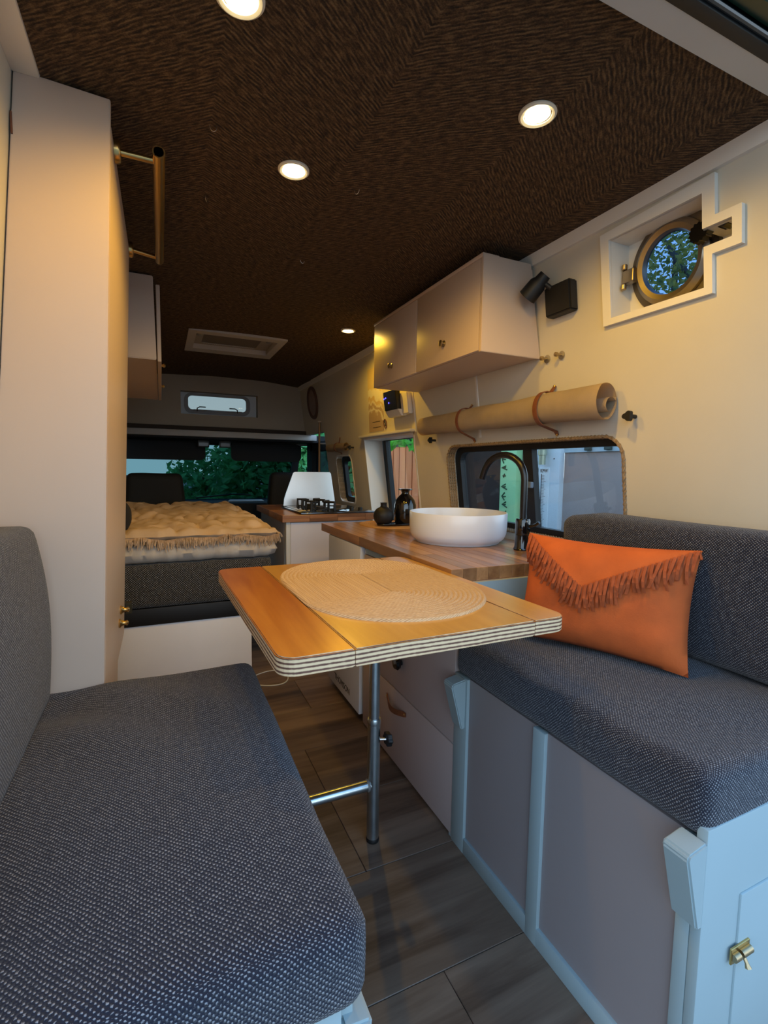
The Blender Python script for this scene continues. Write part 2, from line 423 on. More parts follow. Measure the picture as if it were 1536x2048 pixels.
# sloping side walls: X as a function of height
def XR(z): return 1.33 - 0.13*(z-0.82)
def XL(z): return -0.24 - 0.08*(1.84-z)
def RW(y, z, d=0.0): return Vector((XR(z)-d, y, z))      # point on the right wall, d towards the aisle
def ceil_z(x, y=1.0):
    t = max(0.0, 1-((x-0.5)/0.7)**2)
    return 1.842 + 0.034*t

# ================================================================== THE SETTING
# ground outside
struct(box('ground', -90, 90, -90, 90, -0.66, -0.60, GROUND))
# floor with planks
fl = struct(box('floor', -0.42, 1.40, 0.30, 4.60, -0.05, -0.006, CABBLK))
rows = [(0.30, 0.514, [0.30]), (0.514, 0.827, [0.54]), (0.827, 1.14, [0.05, 1.0]), (1.14, 1.453, [0.485]), (1.453, 1.767, [0.485]),
        (1.767, 2.08, [0.18, 0.9]), (2.08, 2.393, [0.60]), (2.393, 2.706, [0.28]), (2.706, 3.02, [0.7]), (3.02, 3.6, [0.4])]
for y0, y1, js in rows:
    xs = [-0.40]+js+[1.385]
    for a, b in zip(xs, xs[1:]):
        finish('plank', bm_box(a+0.0008, b-0.0008, y0+0.0008, y1-0.0008, -0.006, 0.0, 0.0012, 1), PLANK, fl)

# right wall with its openings
porthole_hole = [(1.075, 1.553), (1.075, 1.768), (0.806, 1.768), (0.806, 1.688), (0.738, 1.688), (0.738, 1.646), (0.803, 1.646), (0.803, 1.553)]
outer = [(0.34, 0.0), (3.97, 0.0), (3.97, 1.40), (4.58, 1.40), (4.58, 1.90), (0.34, 1.90)]
w1 = rrect(1.052, 2.066, 0.842, 1.215, 0.075, 7)
w2 = [(2.385, 0.30), (3.115, 0.30), (3.115, 1.30), (2.385, 1.30)]
w3 = rrect(3.40, 3.74, 0.83, 1.19, 0.05, 5)
nb = bm_sheet(outer, [w1, w2, w3, porthole_hole], lambda y, z: RW(y, z), (0.045, 0, 0))
wr = struct(finish('wall_right', nb, WHITE))
# thin raised seam battens on the wall lining
for yb, z0, z1 in ((2.36, 1.30, 1.53), (1.78, 1.24, 1.50)):
    finish('batten', bm_hex([RW(yb-.006, z0, .004), RW(yb-.006, z0), RW(yb+.006, z0), RW(yb+.006, z0, .004),
                             RW(yb-.006, z1, .004), RW(yb-.006, z1), RW(yb+.006, z1), RW(yb+.006, z1, .004)]), WTRIM, wr)
# left wall
nb = bm_hex([(XL(0), 0.34, 0), (XL(0)-.04, 0.34, 0), (XL(0)-.04, 4.58, 0), (XL(0), 4.58, 0),
             (XL(1.9), 0.34, 1.9), (XL(1.9)-.04, 0.34, 1.9), (XL(1.9)-.04, 4.58, 1.9), (XL(1.9), 4.58, 1.9)])
struct(finish('wall_left', nb, WHITE))
# outer roof skin and cab roof
struct(box('roof', -0.42, 1.42, 0.45, 4.62, 1.905, 1.93, WTRIM))
# ceiling matting
nb = bmesh.new(); nx, ny = 40, 100; g = []
for j in range(ny+1):
    row = []
    y = 0.622 + (4.575-0.622)*j/ny
    for i in range(nx+1):
        x = -0.196 + (1.205+0.196)*i/nx
        e = 0.010*noise.noise(Vector((x*3, y*2, 0)))*(1 if j > 88 else 0.25)
        xe = x + (0.006*noise.noise(Vector((y*14, 3, 0))) if i in (nx,) else 0)
        row.append(nb.verts.new((xe, y, ceil_z(x)+e)))
    g.append(row)
for j in range(ny):
    for i in range(nx):
        q = (g[j][i], g[j+1][i], g[j+1][i+1], g[j][i+1])
        cx_ = sum(v.co.x for v in q)/4; cy_ = sum(v.co.y for v in q)/4
        if .195 < cx_ < .69 and 3.06 < cy_ < 3.50: continue      # opening for the roof vent
        nb.faces.new(q)
bmesh.ops.delete(nb, geom=[v for v in nb.verts if not v.link_faces], context='VERTS')
ex = bmesh.ops.extrude_face_region(nb, geom=list(nb.faces))
bmesh.ops.translate(nb, verts=[v for v in ex['geom'] if isinstance(v, bmesh.types.BMVert)], vec=(0, 0, 0.008))
bmesh.ops.recalc_face_normals(nb, faces=nb.faces)
struct(finish('ceiling', nb, FELT, smooth=0.8, origin=(0.5, 2.6, 1.84)))
# trims between matting and walls
struct(finish('trim_1', bm_hex([RW(.40, 1.808, .012), RW(.40, 1.808), RW(4.56, 1.808), RW(4.56, 1.808, .012),
                                RW(.40, 1.846, .016), RW(.40, 1.846), RW(4.56, 1.846), RW(4.56, 1.846, .016)]), WTRIM))
struct(box('trim_2', -0.242, -0.194, 0.42, 1.20, 1.838, 1.862, WTRIM, bevel=0.004))
# rear door header: white strip, rubber seal, gutter with its green reflection painted in
struct(box('trim_3', -0.40, 1.36, 0.578, 0.622, 1.838, 1.90, plain('grey white header paint', (0.50, 0.50, 0.48), 0.5)))
struct(box('trim_4', -0.40, 1.36, 0.553, 0.578, 1.834, 1.90, SEAL, bevel=0.006))
struct(tube('trim_5', [(-0.40, 0.549, 1.842), (1.36, 0.549, 1.842)], 0.0045, plain('blue black seal lip', (0.02, 0.03, 0.04), 0.12), seg=8))
struct(box('trim_6', -0.40, 1.36, 0.52, 0.545, 1.850, 1.90, plain('gutter green reflection', (0.01, 0.03, 0.015), 0.3)))

tg = thing('tailgate', (.5, .52, 1.87), 'raised grey tailgate above the rear opening, only a corner in view', 'tailgate')
finish('panel', bm_hex([(-.46, .535, 1.872), (1.46, .535, 1.872), (1.46, .16, 1.915), (-.46, .16, 1.915),
                        (-.46, .535, 1.91), (1.46, .535, 1.91), (1.46, .16, 1.955), (-.46, .16, 1.955)], bevel=.004), plain('grey tailgate paint', (.40, .43, .41), .45), tg)
tube('hinge_rod', [(-.40, .530, 1.868), (1.40, .530, 1.868)], .005, BLACK, tg, seg=8)

# front wall over the cab, with its little window
nb = bm_sheet([(-0.34, 1.40), (1.27, 1.40), (1.23, 1.90), (-0.27, 1.90)], [[(0.166, 1.542), (0.812, 1.542), (0.812, 1.737), (0.166, 1.737)]],
              lambda x, z: Vector((x, 4.56, z)), (0, 0.10, 0))
struct(finish('wall_front', nb, plain('dull beige cab wall', (0.40, 0.345, 0.27), 0.7)))
nb = bm_sheet([(0.166, 1.542), (0.812, 1.542), (0.812, 1.737), (0.166, 1.737)], [rrect(0.205, 0.745, 1.566, 1.722, 0.055, 6)],
              lambda x, z: Vector((x, 4.64, z)), (0, 0.012, 0))
win5 = struct(finish('window_5', nb, plain('pale window surround', (0.62, 0.68, 0.74), 0.45)))
finish('window_frame', bm_frame(rrect(0.195, 0.755, 1.556, 1.732, 0.06, 6), rrect(0.228, 0.722, 1.590, 1.712, 0.035, 6),
                                lambda x, z: Vector((x, 4.628, z)), (0, 0.03, 0)), GREYP, win5)
finish('pane', bm_prism([Vector((x, 4.655, z)) for x, z in rrect(0.215, 0.735, 1.575, 1.720, 0.04, 6)], (0, 0.004, 0)), glass('smoked acrylic', (.36, .38, .37), .3), win5)
tube('stay_bar', [(0.27, 4.615, 1.585), (0.68, 4.615, 1.585)], 0.006, plain('grey stay metal', (0.35, 0.35, 0.36), 0.4, 0.8), win5)
for xx, s in ((0.30, 1), (0.64, -1)):
    tube('latch_hook', [(xx, 4.612, 1.575), (xx, 4.608, 1.60), (xx+.02*s, 4.604, 1.612), (xx+.07*s, 4.604, 1.612)], 0.005, BLACK, win5, seg=8)
# header beam across the cab opening
struct(box('trim_7', -0.32, 1.33, 4.52, 4.60, 1.405, 1.437, plain('dark brown header lining', (0.035, 0.024, 0.018), 0.8)))
struct(box('trim_8', -0.32, 1.35, 4.50, 4.58, 1.348, 1.402, plain('grey header rail paint', (0.42, 0.41, 0.40), 0.5), bevel=0.006))

# ------------------------------------------------------------------ window 1: long sliding window lined with rope
win1 = struct(finish('window_1', bm_frame(rrect(1.030, 2.088, 0.82, 1.237, 0.085, 7), rrect(1.085, 2.030, 0.872, 1.183, 0.05, 7),
                                          lambda y, z: Vector((XR(z)+0.05, y, z)), (0.03, 0, 0)), BLACK))
for k in range(4):
    lp = rrect(1.052+.004, 2.066-.004, 0.842+.004, 1.215-.004, 0.072, 10)
    pts = [Vector((XR(z)-0.002+0.0115*k, y, z)) for y, z in lp]
    # twisted rope: two strands wound round the opening
    dense = []
    for a, b in zip(pts, pts[1:]+pts[:1]):
        nseg = max(1, int((b-a).length/0.008))
        for q in range(nseg): dense.append(a.lerp(b, q/nseg))
    dense.append(dense[0])
    nb = bmesh.new()
    for ph in (0, PI):
        st = []
        for q, p in enumerate(dense):
            d = (dense[(q+1) % (len(dense)-1)]-p).normalized() if q < len(dense)-1 else (dense[1]-p).normalized()
            a = Vector((1, 0, 0)); s = d.cross(a).normalized()
            th = ph + q*0.008/0.028*2*PI
            st.append(p + (a*math.cos(th)+s*math.sin(th))*0.0028)
        bm_tube(st, 0.0042, 6, True, nb)
    finish('rope', nb, ROPE, win1, smooth=0.9)
for nm, a, b in (('pane', 1.085, 1.545), ('pane', 1.535, 2.03)):
    dx = 0.060 if a < 1.3 else 0.068
    finish(nm, bm_prism([Vector((XR(z)+dx, y, z)) for y, z in ((a, .868), (b, .868), (b, 1.187), (a, 1.187))], (0.004, 0, 0)), GLASST, win1)
finish('slide_bar', bm_hex([Vector((XR(z)+x, y, z)) for z in (.868, 1.187) for x, y in ((.047, 1.515), (.075, 1.515), (.075, 1.566), (.047, 1.566))]), BLACK, win1)
finish('latch', bm_box(XR(1.04)+.030, XR(1.04)+.048, 1.515, 1.545, 1.03, 1.055, .004), plain('blue grey latch', (.12, .16, .22), .4), win1)

# ------------------------------------------------------------------ window 2: tall opening of the sliding door
def reveal(y0, y1, z0, z1, dep):
    nb = bmesh.new(); t = 0.012
    for a, b, c, d in ((y0+.0005, y0+t, z0, z1), (y1-t, y1-.0005, z0, z1), (y0+.0005, y1-.0005, z1-t, z1-.0005)):
        P = [Vector((XR(z)+x, y, z)) for z in (c, d) for x, y in ((-.004, a), (dep, a), (dep, b), (-.004, b))]
        bm_hex(P, nb)
    return nb
win2 = struct(finish('window_2', reveal(2.385, 3.115, 0.30, 1.30, 0.13), WTRIM))
finish('door_skin', bm_frame([(2.36, 0.3), (3.14, 0.3), (3.14, 1.33), (2.36, 1.33)], [(2.41, 0.62), (3.05, 0.62), (3.05, 1.30), (2.41, 1.30)],
                             lambda y, z: Vector((XR(z)+.135, y, z)), (.03, 0, 0)), BLACK, win2)
finish('seal', bm_frame([(2.40, 0.61), (3.06, 0.61), (3.06, 1.31), (2.40, 1.31)], [(2.43, 0.64), (3.025, 0.64), (3.025, 1.285), (2.43, 1.285)],
                        lambda y, z: Vector((XR(z)+.120, y, z)), (.02, 0, 0)), SEAL, win2)
finish('pane', bm_prism([Vector((XR(z)+.142, y, z)) for y, z in ((2.42, .63), (3.035, .63), (3.035, 1.295), (2.42, 1.295))], (.004, 0, 0)), GLASS, win2)
finish('ledge', bm_hex([Vector((XR(z)+x, y, z)) for z in (1.302, 1.318) for x, y in ((-.03, 2.37), (.0, 2.37), (.0, 3.14), (-.03, 3.14))], bevel=.003), WTRIM, win2)

# ------------------------------------------------------------------ window 3: small rope lined window by the hob
win3 = struct(finish('window_3', bm_frame(rrect(3.375, 3.765, .805, 1.215, .07, 5), rrect(3.44, 3.70, .87, 1.15, .03, 5),
                                          lambda y, z: Vector((XR(z)+.05, y, z)), (.03, 0, 0)), BLACK))
finish('lip', bm_frame(rrect(3.392, 3.748, .822, 1.198, .055, 5), rrect(3.403, 3.737, .833, 1.187, .048, 5), lambda y, z: RW(y, z, .004), (.01, 0, 0)), WTRIM, win3)
for k in range(4):
    nb = bmesh.new()
    for ph in (0, PI):
        st = []
        for q in range(56):
            z = .845+.335*q/55; th = ph+q*1.35
            st.append(Vector((XR(z)+.004+.011*k+.003*math.cos(th), 3.732+.003*math.sin(th), z)))
        bm_tube(st, .0042, 6, True, nb)
    finish('rope', nb, ROPE, win3, smooth=.9)
finish('pane', bm_prism([Vector((XR(z)+.062, y, z)) for y, z in ((3.43, .86), (3.71, .86), (3.71, 1.16), (3.43, 1.16))], (.004, 0, 0)), GLASS, win3)

# ------------------------------------------------------------------ window 4: porthole in a boxed recess
win4 = struct(finish('window_4', bm_sheet([(1.104, 1.535), (1.104, 1.790), (0.776, 1.800), (0.776, 1.708), (0.717, 1.708), (0.717, 1.624), (0.783, 1.624), (0.783, 1.535)],
                     [porthole_hole], lambda y, z: RW(y, z, .012), (.012, 0, 0)), WTRIM))
bmr = bmesh.new()
ph = porthole_hole
for a, b in zip(ph, ph[1:]+ph[:1]):
    cx_, cz_ = .93, 1.667
    sh_ = lambda p: (p[0]+(.0015 if p[0] < cx_ else -.0015), p[1]+(.0015 if p[1] < cz_ else -.0015))
    a2, b2 = sh_(a), sh_(b); P0 = RW(a2[0], a2[1], .004); P1 = RW(b2[0], b2[1], .004)
    f = [bmr.verts.new(p) for p in (P0, P1, P1+Vector((.075, 0, 0)), P0+Vector((.075, 0, 0)))]
    bmr.faces.new(f)
finish('recess_lining', bmr, WTRIM, win4)
PC = (0.932, 1.668)
circ = lambda r, n=40, c=PC: [(c[0]+r*math.cos(2*PI*k/n), c[1]+r*math.sin(2*PI*k/n)) for k in range(n)]
finish('recess_back', bm_sheet([(1.10, 1.53), (1.10, 1.80), (0.71, 1.80), (0.71, 1.53)], [circ(.095)], lambda y, z: Vector((XR(z)+.07, y, z)), (.012, 0, 0)), WTRIM, win4)
def ring_w(name, prof, mat, par):
    """ring on the porthole axis, profile (radius, depth towards aisle)"""
    nb = bmesh.new(); n = 56; R = []
    for k in range(n):
        a = 2*PI*k/n
        R.append([nb.verts.new(Vector((XR(PC[1]+r*math.sin(a))+.07-d, PC[0]+r*math.cos(a), PC[1]+r*math.sin(a)))) for r, d in prof])
    for k in range(n):
        A, B = R[k], R[(k+1) % n]
        for i in range(len(prof)):
            j = (i+1) % len(prof); nb.faces.new((A[i], A[j], B[j], B[i]))
    bmesh.ops.recalc_face_normals(nb, faces=nb.faces)
    return finish(name, nb, mat, par, smooth=.5)
ring_w('outer_ring', [(.092, 0), (.092, .012), (.124, .012), (.127, .006), (.127, 0)], plain('dark bronze flange', (.15, .13, .11), .4, .9), win4)
ring_w('inner_ring', [(.076, .010), (.080, .026), (.093, .030), (.106, .020), (.108, .010)], BRONZE, win4)
finish('pane', bm_prism([Vector((XR(z)+.055, y, z)) for y, z in circ(.079)], (.004, 0, 0)), glass('blue smoked porthole glass', (.34, .45, .58), .3), win4)
hg = finish('hinge', bm_box(1.262-.012, 1.262+.012, 1.030, 1.068, 1.650, 1.688, .003), BRONZE, win4)
for zz in (1.641, 1.697): lathe('hinge_pin', [(.006, -.008), (.008, -.006), (.008, .006), (.006, .008)], (1.252, 1.062, zz), ABRASS, hg, 12)
nb = bmesh.new()
for k in range(24):
    pass
prof = []
n = 28
out = []
for k in range(n):
    a = 2*PI*k/n; r = .0235 + .0022*(1 if k % 2 else -1)
    out.append(Vector((1.215+.008*math.sin(a)*0, 0.822+r*math.cos(a), 1.690+r*math.sin(a))))
nb = bm_prism(out, (.022, 0, 0))
bm_lathe([(.008, 0), (.008, .02)], (1.237, 0.822, 1.690), 12, nb, 'X')
finish('clamp_knob', nb, BLACKG, win4, smooth=.6)
out = [Vector((1.222, 0.768+(.017+.002*(k % 2))*math.cos(2*PI*k/20), 1.700+(.017+.002*(k % 2))*math.sin(2*PI*k/20))) for k in range(20)]
finish('clamp_knob', bm_prism(out, (.03, 0, 0)), BLACKG, win4, smooth=.6)

# ------------------------------------------------------------------ cab: windscreen, roof, sides
struct(box('cab_roof', -0.42, 1.62, 4.58, 5.42, 1.335, 1.40, CABBLK))
struct(box('cab_side', -0.46, -0.40, 4.56, 6.0, -0.1, 1.40, CABBLK))
cs = struct(box('door_1', 1.42, 1.50, 3.97, 5.9, -0.1, 0.83, CABBLK))
box('door_pillar', 1.40, 1.48, 4.84, 5.02, 0.83, 1.35, CABBLK, cs)
box('door_post', 1.335, 1.42, 3.965, 4.03, 0.0, 1.40, plain('grey body post', (.30, .31, .32), .5), cs)
box('door_rail', 1.40, 1.48, 4.0, 4.9, 1.26, 1.35, CABBLK, cs)
finish('pane', bm_box(1.445, 1.45, 4.03, 4.86, .83, 1.27), GLASSW, cs)
struct(box('cab_floor', -0.46, 1.50, 4.60, 6.0, -0.1, -0.04, CABBLK))
ws = struct(finish('window_6', bm_frame([(-.44, .62), (1.48, .62), (1.44, 1.40), (-.42, 1.40)], [(-.38, .70), (1.40, .70), (1.37, 1.315), (-.37, 1.315)],
                   lambda x, z: Vector((x, 5.95-(z-.62)*.75, z)), (0, .03, .02)), CABBLK))
finish('pane', bm_prism([Vector((x, 5.965-(z-.62)*.75, z)) for x, z in ((-.40, .68), (1.42, .68), (1.38, 1.33), (-.38, 1.33))], (0, .005, .003)), GLASSW, ws)

# ================================================================== FURNITURE
# ---- tall wardrobe on the left
wd = thing('wardrobe', (-0.22, 1.5, 0), 'tall pale wardrobe reaching the ceiling beside the left seat', 'wardrobe')
def XW(z): return -0.076 - (1.834-z)*0.041
def wpt(x, y, z): return Vector((x, y, z))
ztop = 1.838
finish('carcass', bm_hex([(XL(0)+.004, 1.216, 0.0), (XW(0)-.018, 1.216, 0.0), (XW(0)-.018, 1.86, 0.0), (XL(0)+.004, 1.86, 0.0),
                          (XL(ztop)+.004, 1.216, ztop), (XW(ztop)-.018, 1.216, ztop), (XW(ztop)-.018, 1.86, ztop), (XL(ztop)+.004, 1.86, ztop)]), GREIGE, wd)
finish('end_panel', bm_hex([(XL(0)+.003, 1.198, 0.0), (XW(0), 1.198, 0.0), (XW(0), 1.216, 0.0), (XL(0)+.003, 1.216, 0.0),
                            (XL(1.843)+.003, 1.198, 1.845), (XW(ztop), 1.198, ztop), (XW(ztop), 1.216, ztop), (XL(1.843)+.003, 1.216, 1.845)], bevel=.0015), GREIGE, wd)
wdo = finish('door', bm_hex([(XW(.52)-.017, 1.219, .52), (XW(.52), 1.219, .52), (XW(.52), 1.858, .52), (XW(.52)-.017, 1.858, .52),
                             (XW(1.80)-.017, 1.219, 1.80), (XW(1.80), 1.219, 1.80), (XW(1.80), 1.858, 1.80), (XW(1.80)-.017, 1.858, 1.80)], bevel=.002), GREIGE, wd)
for yy, zz in ((1.66, .655), (1.61, .628)):
    lt = lathe('latch', [(.013, 0), (.014, .004), (.009, .008), (.006, .016), (.008, .022), (.004, .026)], (XW(zz), yy, zz), BRASS, wdo, 16, 'X')
box('hinge', XL(1.74)+.003, XL(1.74)+.006, 1.195, 1.1985, 1.725, 1.765, plain('rusty hinge', (.15, .05, .02), .6), wd)
finish('bracket', bm_box(XW(.62)+.001, XW(.62)+.022, 1.86, 1.885, .585, .625, .002), plain('dark brass bracket', (.05, .04, .02), .5, .7), wd)
# ---- brass rail on the wardrobe
rl = thing('brass_rail', (-0.03, 1.58, 1.80), 'brass tube rail fixed to the wardrobe side just under the ceiling', 'rail')
for y in (1.30, 1.93):
    zz = 1.795
    xw = XW(zz) if y < 1.86 else XW(zz)
    lathe('flange', [(.024, 0), (.024, .008), (.021, .012), (.012, .013)], (xw, y if y < 1.5 else 1.845, zz), BRASS, rl, 24, 'X')
    tube('arm', [(xw+.01, y if y < 1.5 else 1.845, zz), (0.012, y if y < 1.5 else 1.875, zz)], .0075, BRASS, rl)
nb = bm_tube([(0.012, 1.262, 1.796), (0.012, 1.90, 1.796)], .0135, 20, False)
bm_tube([(0.012, 1.262, 1.796), (0.012, 1.90, 1.796)], .0105, 20, False, nb)
# annular end
vv = sorted(nb.verts, key=lambda v: v.co.y)
ends = [v for v in nb.verts if abs(v.co.y-1.262) < 1e-4]
ei = [e for e in nb.edges if all(abs(v.co.y-1.262) < 1e-4 for v in e.verts)]
bmesh.ops.bridge_loops(nb, edges=ei)
finish('bar', nb, BRASS, rl, smooth=.6)

# ---- overhead cabinet beyond the wardrobe
lc = thing('overhead_cabinet', (-0.12, 2.85, 1.52), 'pale overhead cabinet on the left beyond the wardrobe', 'cabinet')
finish('body', bm_hex([(XL(1.52)+.004, 2.20, 1.52), (-.006, 2.20, 1.52), (-.006, 3.52, 1.52), (XL(1.52)+.004, 3.52, 1.52),
                       (XL(1.84)+.004, 2.20, 1.845), (-.012, 2.20, 1.845), (-.012, 3.52, 1.845), (XL(1.84)+.004, 3.52, 1.845)], bevel=.003), GREIGE, lc)
for y0, y1 in ((2.205, 2.86), (2.866, 3.515)):
    d = finish('door', bm_box(-.003, .012, y0, y1, 1.515, 1.815, .003), GREIGE, lc)
    lathe('knob', [(.006, 0), (.006, .006), (.010, .012), (.006, .018)], (.012, (y0+y1)/2, 1.56), BRASS, d, 16, 'X')

# ---- left dinette bench
lb = thing('bench_base', (-0.07, 0.82, 0), 'white boxed base under the left seat cushion', 'bench')
box('carcass', -.343, 0.188, 0.478, 1.192, 0.0, 0.500, FRAMEP, lb)
box('end_panel', XL(.2)+.03, 0.168, 0.458, 0.478, 0.0, 0.515, FRAMEP, lb, bevel=.003)
box('corner_post', 0.150, 0.192, 0.480, 0.50, 0.0, 0.46, FRAMEP, lb, bevel=.003)
prism('corner_wedge', [(0.190, .462, .30), (0.172, .462, .470), (.208, .462, .466), (.206, .462, .44)], (0, .05, 0), FRAMEP, lb, bevel=.004)
for y0, y1 in ((.52, .83), (.86, 1.18)): box('side_panel', 0.186, 0.194, y0, y1, .06, .47, PANEL, lb)

def lcush(pt, h):
    # sagging seat: dips and folds near the far inner end
    u = pt.x/h.x; v = pt.y/h.y
    if pt.z > 0:
        pt.z += -0.016*math.exp(-((u+.50)**2/.10+(v-.70)**2/.04)) + 0.010*math.exp(-((u+.05+.5*(v-.6))**2/.03+(v-.68)**2/.05))
        pt.z += 0.008*math.sin(6*u+9*v)*math.exp(-((v-.50)**2/.14+(u+.1)**2/.6))
    return pt
sc1 = cushion('seat_cushion', (-0.065, 0.832, 0.559), (0.263, 0.388, 0.058), 0.030, TWEED, n=(36, 46, 8), puff=.004, wob=.0035, shape=lcush, wscale=7)
tag(sc1, 'dark navy tweed seat cushion filling the lower left foreground', 'cushion')
def lback(pt, h):
    t = (pt.z+h.z)/(2*h.z)
    pt.x += -0.012*(t-0.25)**2*2 + .010*math.sin(PI*t)
    return pt
bc1 = cushion('back_cushion', (-0.262, 0.80, 0.795), (0.046, 0.352, 0.186), 0.020, TWEED, n=(8, 30, 20), wob=.004, shape=lback, seed=4)
tag(bc1, 'dark grey tweed back cushion against the left wall', 'cushion')

# ---- right dinette bench
rb = thing('bench_base', (1.03, 0.78, 0), 'white panelled bench base under the right seat, brass bolt on its end', 'bench')
box('carcass', 0.778, 1.31, 0.452, 1.135, 0.0, 0.500, FRAMEP, rb)
for y0, y1 in ((.473, .787), (.823, 1.088)): box('side_panel', 0.770, 0.779, y0, y1, .046, .517, PANEL, rb)
for y0, y1 in ((.4495, .474), (.786, .824), (1.087, 1.150)): box('stile', 0.761, 0.779, y0, y1, 0.0, .516, FRAMEP, rb, bevel=.002)
box('bottom_rail', 0.7612, 0.779, .474, 1.087, 0.0, .046, FRAMEP, rb, bevel=.002)
box('end_panel', 0.7605, 1.312, 0.431, 0.449, 0.0, 0.545, FRAMEP, rb, bevel=.002)
htc = box('hatch', 0.858, 1.22, 0.427, 0.433, 0.02, 0.405, FRAMEP, rb, bevel=.0025)
# brass barrel bolt on the hatch edge
blt = finish('bolt', bm_box(.836, .886, .4235, .4272, .290, .318, .001), BRASS, rb)
for x0, x1 in ((.838, .852), (.858, .884)):
    tube('bolt_barrel', [(x0, .4215, .304), (x1, .4215, .304)], .0065, ABRASS, blt, 12)
tube('bolt_knob', [(.862, .4215, .304), (.862, .414, .293), (.862, .411, .287)], [.003, .003, .005], ABRASS, blt, 10)
for yy0, yy1, zt in ((.430, .474, .522), (1.092, 1.138, .512)):
    prism('corner_wedge', [(.761, yy0, zt-.140), (.761, yy0, zt+.004), (.718, yy0, zt-.004), (.714, yy0, zt-.012), (.748, yy0, zt-.140)], (0, yy1-yy0, 0), FRAMEP, rb, bevel=.003)

def rcush(pt, h):
    if pt.z > 0: pt.z += .004*math.sin(9*pt.y/h.y+3*pt.x/h.x)
    return pt
sc2 = cushion('seat_cushion', (1.025, 0.790, 0.574), (0.268, 0.356, 0.056), 0.024, TWEED, n=(30, 40, 8), puff=.006, wob=.003, seed=2, shape=rcush)
tag(sc2, 'dark navy tweed seat cushion on the right bench under the orange pillow', 'cushion')
def rback(pt, h):
    t = (pt.z+h.z)/(2*h.z); u = pt.y/h.y
    pt.x += -.135*(t-.5)*.4
    pt.z += -.035*max(0, u-.72)*t*1.6 - .012*max(0, -u-.2)*0
    pt.x += -.008*math.sin(PI*t)
    return pt
bc2 = cushion('back_cushion', (1.212, 0.765, 0.805), (0.056, 0.385, 0.172), 0.034, TWEED, n=(8, 34, 20), wob=.004, seed=6, shape=rback)
tag(bc2, 'dark tweed back cushion standing against the right wall below the porthole', 'cushion')

# ---- rust pillow with fringed envelope flap
pl = thing('pillow', (0.99, 0.872, 0.632), 'rust orange suede pillow with fringed envelope flap on the right seat', 'pillow')
PB = Vector((0.905, 1.062, 0.638)); PU = Vector((1.072, 0.676, 0.638)) - PB
PWd = PU.length; PU.normalize()
PN = Vector((-PU.y, PU.x, 0)).normalized()
if PN.x < 0: PN = -PN
PV = (Vector((0, 0, 1))*math.cos(math.radians(12)) + PN*math.sin(math.radians(12))).normalized()
PF = PU.cross(PV); PF = -PF if PF.x > 0 else PF           # towards the aisle
PHt = .290
def ptk(u, v):
    a = max(0, 1-abs(2*u-1)**3.2); b = max(0, 1-abs(2*v-1)**3.0)
    return .058*(a*b)**.62
def psurf(u, v, side=1, off=0.0):
    du = (u-.5)*(1-.055*(1-(2*v-1)**2)); dv = (v-.5)*(1-.075*(1-(2*u-1)**2))
    p = PB + PU*PWd*(.5+du) + PV*PHt*(.5+dv)
    wv = .006*noise.noise(Vector((u*5, v*5, side*3)))*min(1, ptk(u, v)/.02)
    return p + PF*((ptk(u, v)*(1.0 if side > 0 else .8)+wv+off)*side)
nb = bmesh.new(); n1, n2 = 36, 26; gr = {}
for s in (1, -1):
    for i in range(n1+1):
        for j in range(n2+1): gr[s, i, j] = nb.verts.new(psurf(i/n1, j/n2, s))
    for i in range(n1):
        for j in range(n2): nb.faces.new([gr[s, i, j], gr[s, i+1, j], gr[s, i+1, j+1], gr[s, i, j+1]])
bmesh.ops.remove_doubles(nb, verts=nb.verts, dist=1e-4)
bmesh.ops.recalc_face_normals(nb, faces=nb.faces)
finish('body', nb, SUEDE, pl, smooth=1.3)
UA, VA = .43, .56                          # apex of the flap
def flap_v(u):
    return 1.0-(1.0-VA)*(u/UA) if u < UA else 1.0-(1.0-VA)*((1-u)/(1-UA))
nb = bmesh.new(); gr = {}
for i in range(n1+1):
    u = .005+.99*i/n1
    for j in range(13):
        v = flap_v(u)+(1.0-flap_v(u))*j/12
        gr[0, i, j] = nb.verts.new(psurf(u, v, 1, .0045)); gr[1, i, j] = nb.verts.new(psurf(u, v, 1, .001))
for i in range(n1):
    for j in range(12):
        nb.faces.new([gr[0, i, j], gr[0, i+1, j], gr[0, i+1, j+1], gr[0, i, j+1]])
    nb.faces.new([gr[0, i, 0], gr[0, i+1, 0], gr[1, i+1, 0], gr[1, i, 0]])
bmesh.ops.recalc_face_normals(nb, faces=nb.faces)
fp = finish('flap', nb, plain('bright rust suede flap', (.52, .10, .012), .85, bump=.25, bscale=260, var=.12, vscale=14), pl, smooth=1.0)
SUEDE2 = plain('brown rust suede fringe', (.33, .07, .017), .9, bump=.2, bscale=200, var=.25, vscale=40)
rnd = random.Random(3)
NS = 64
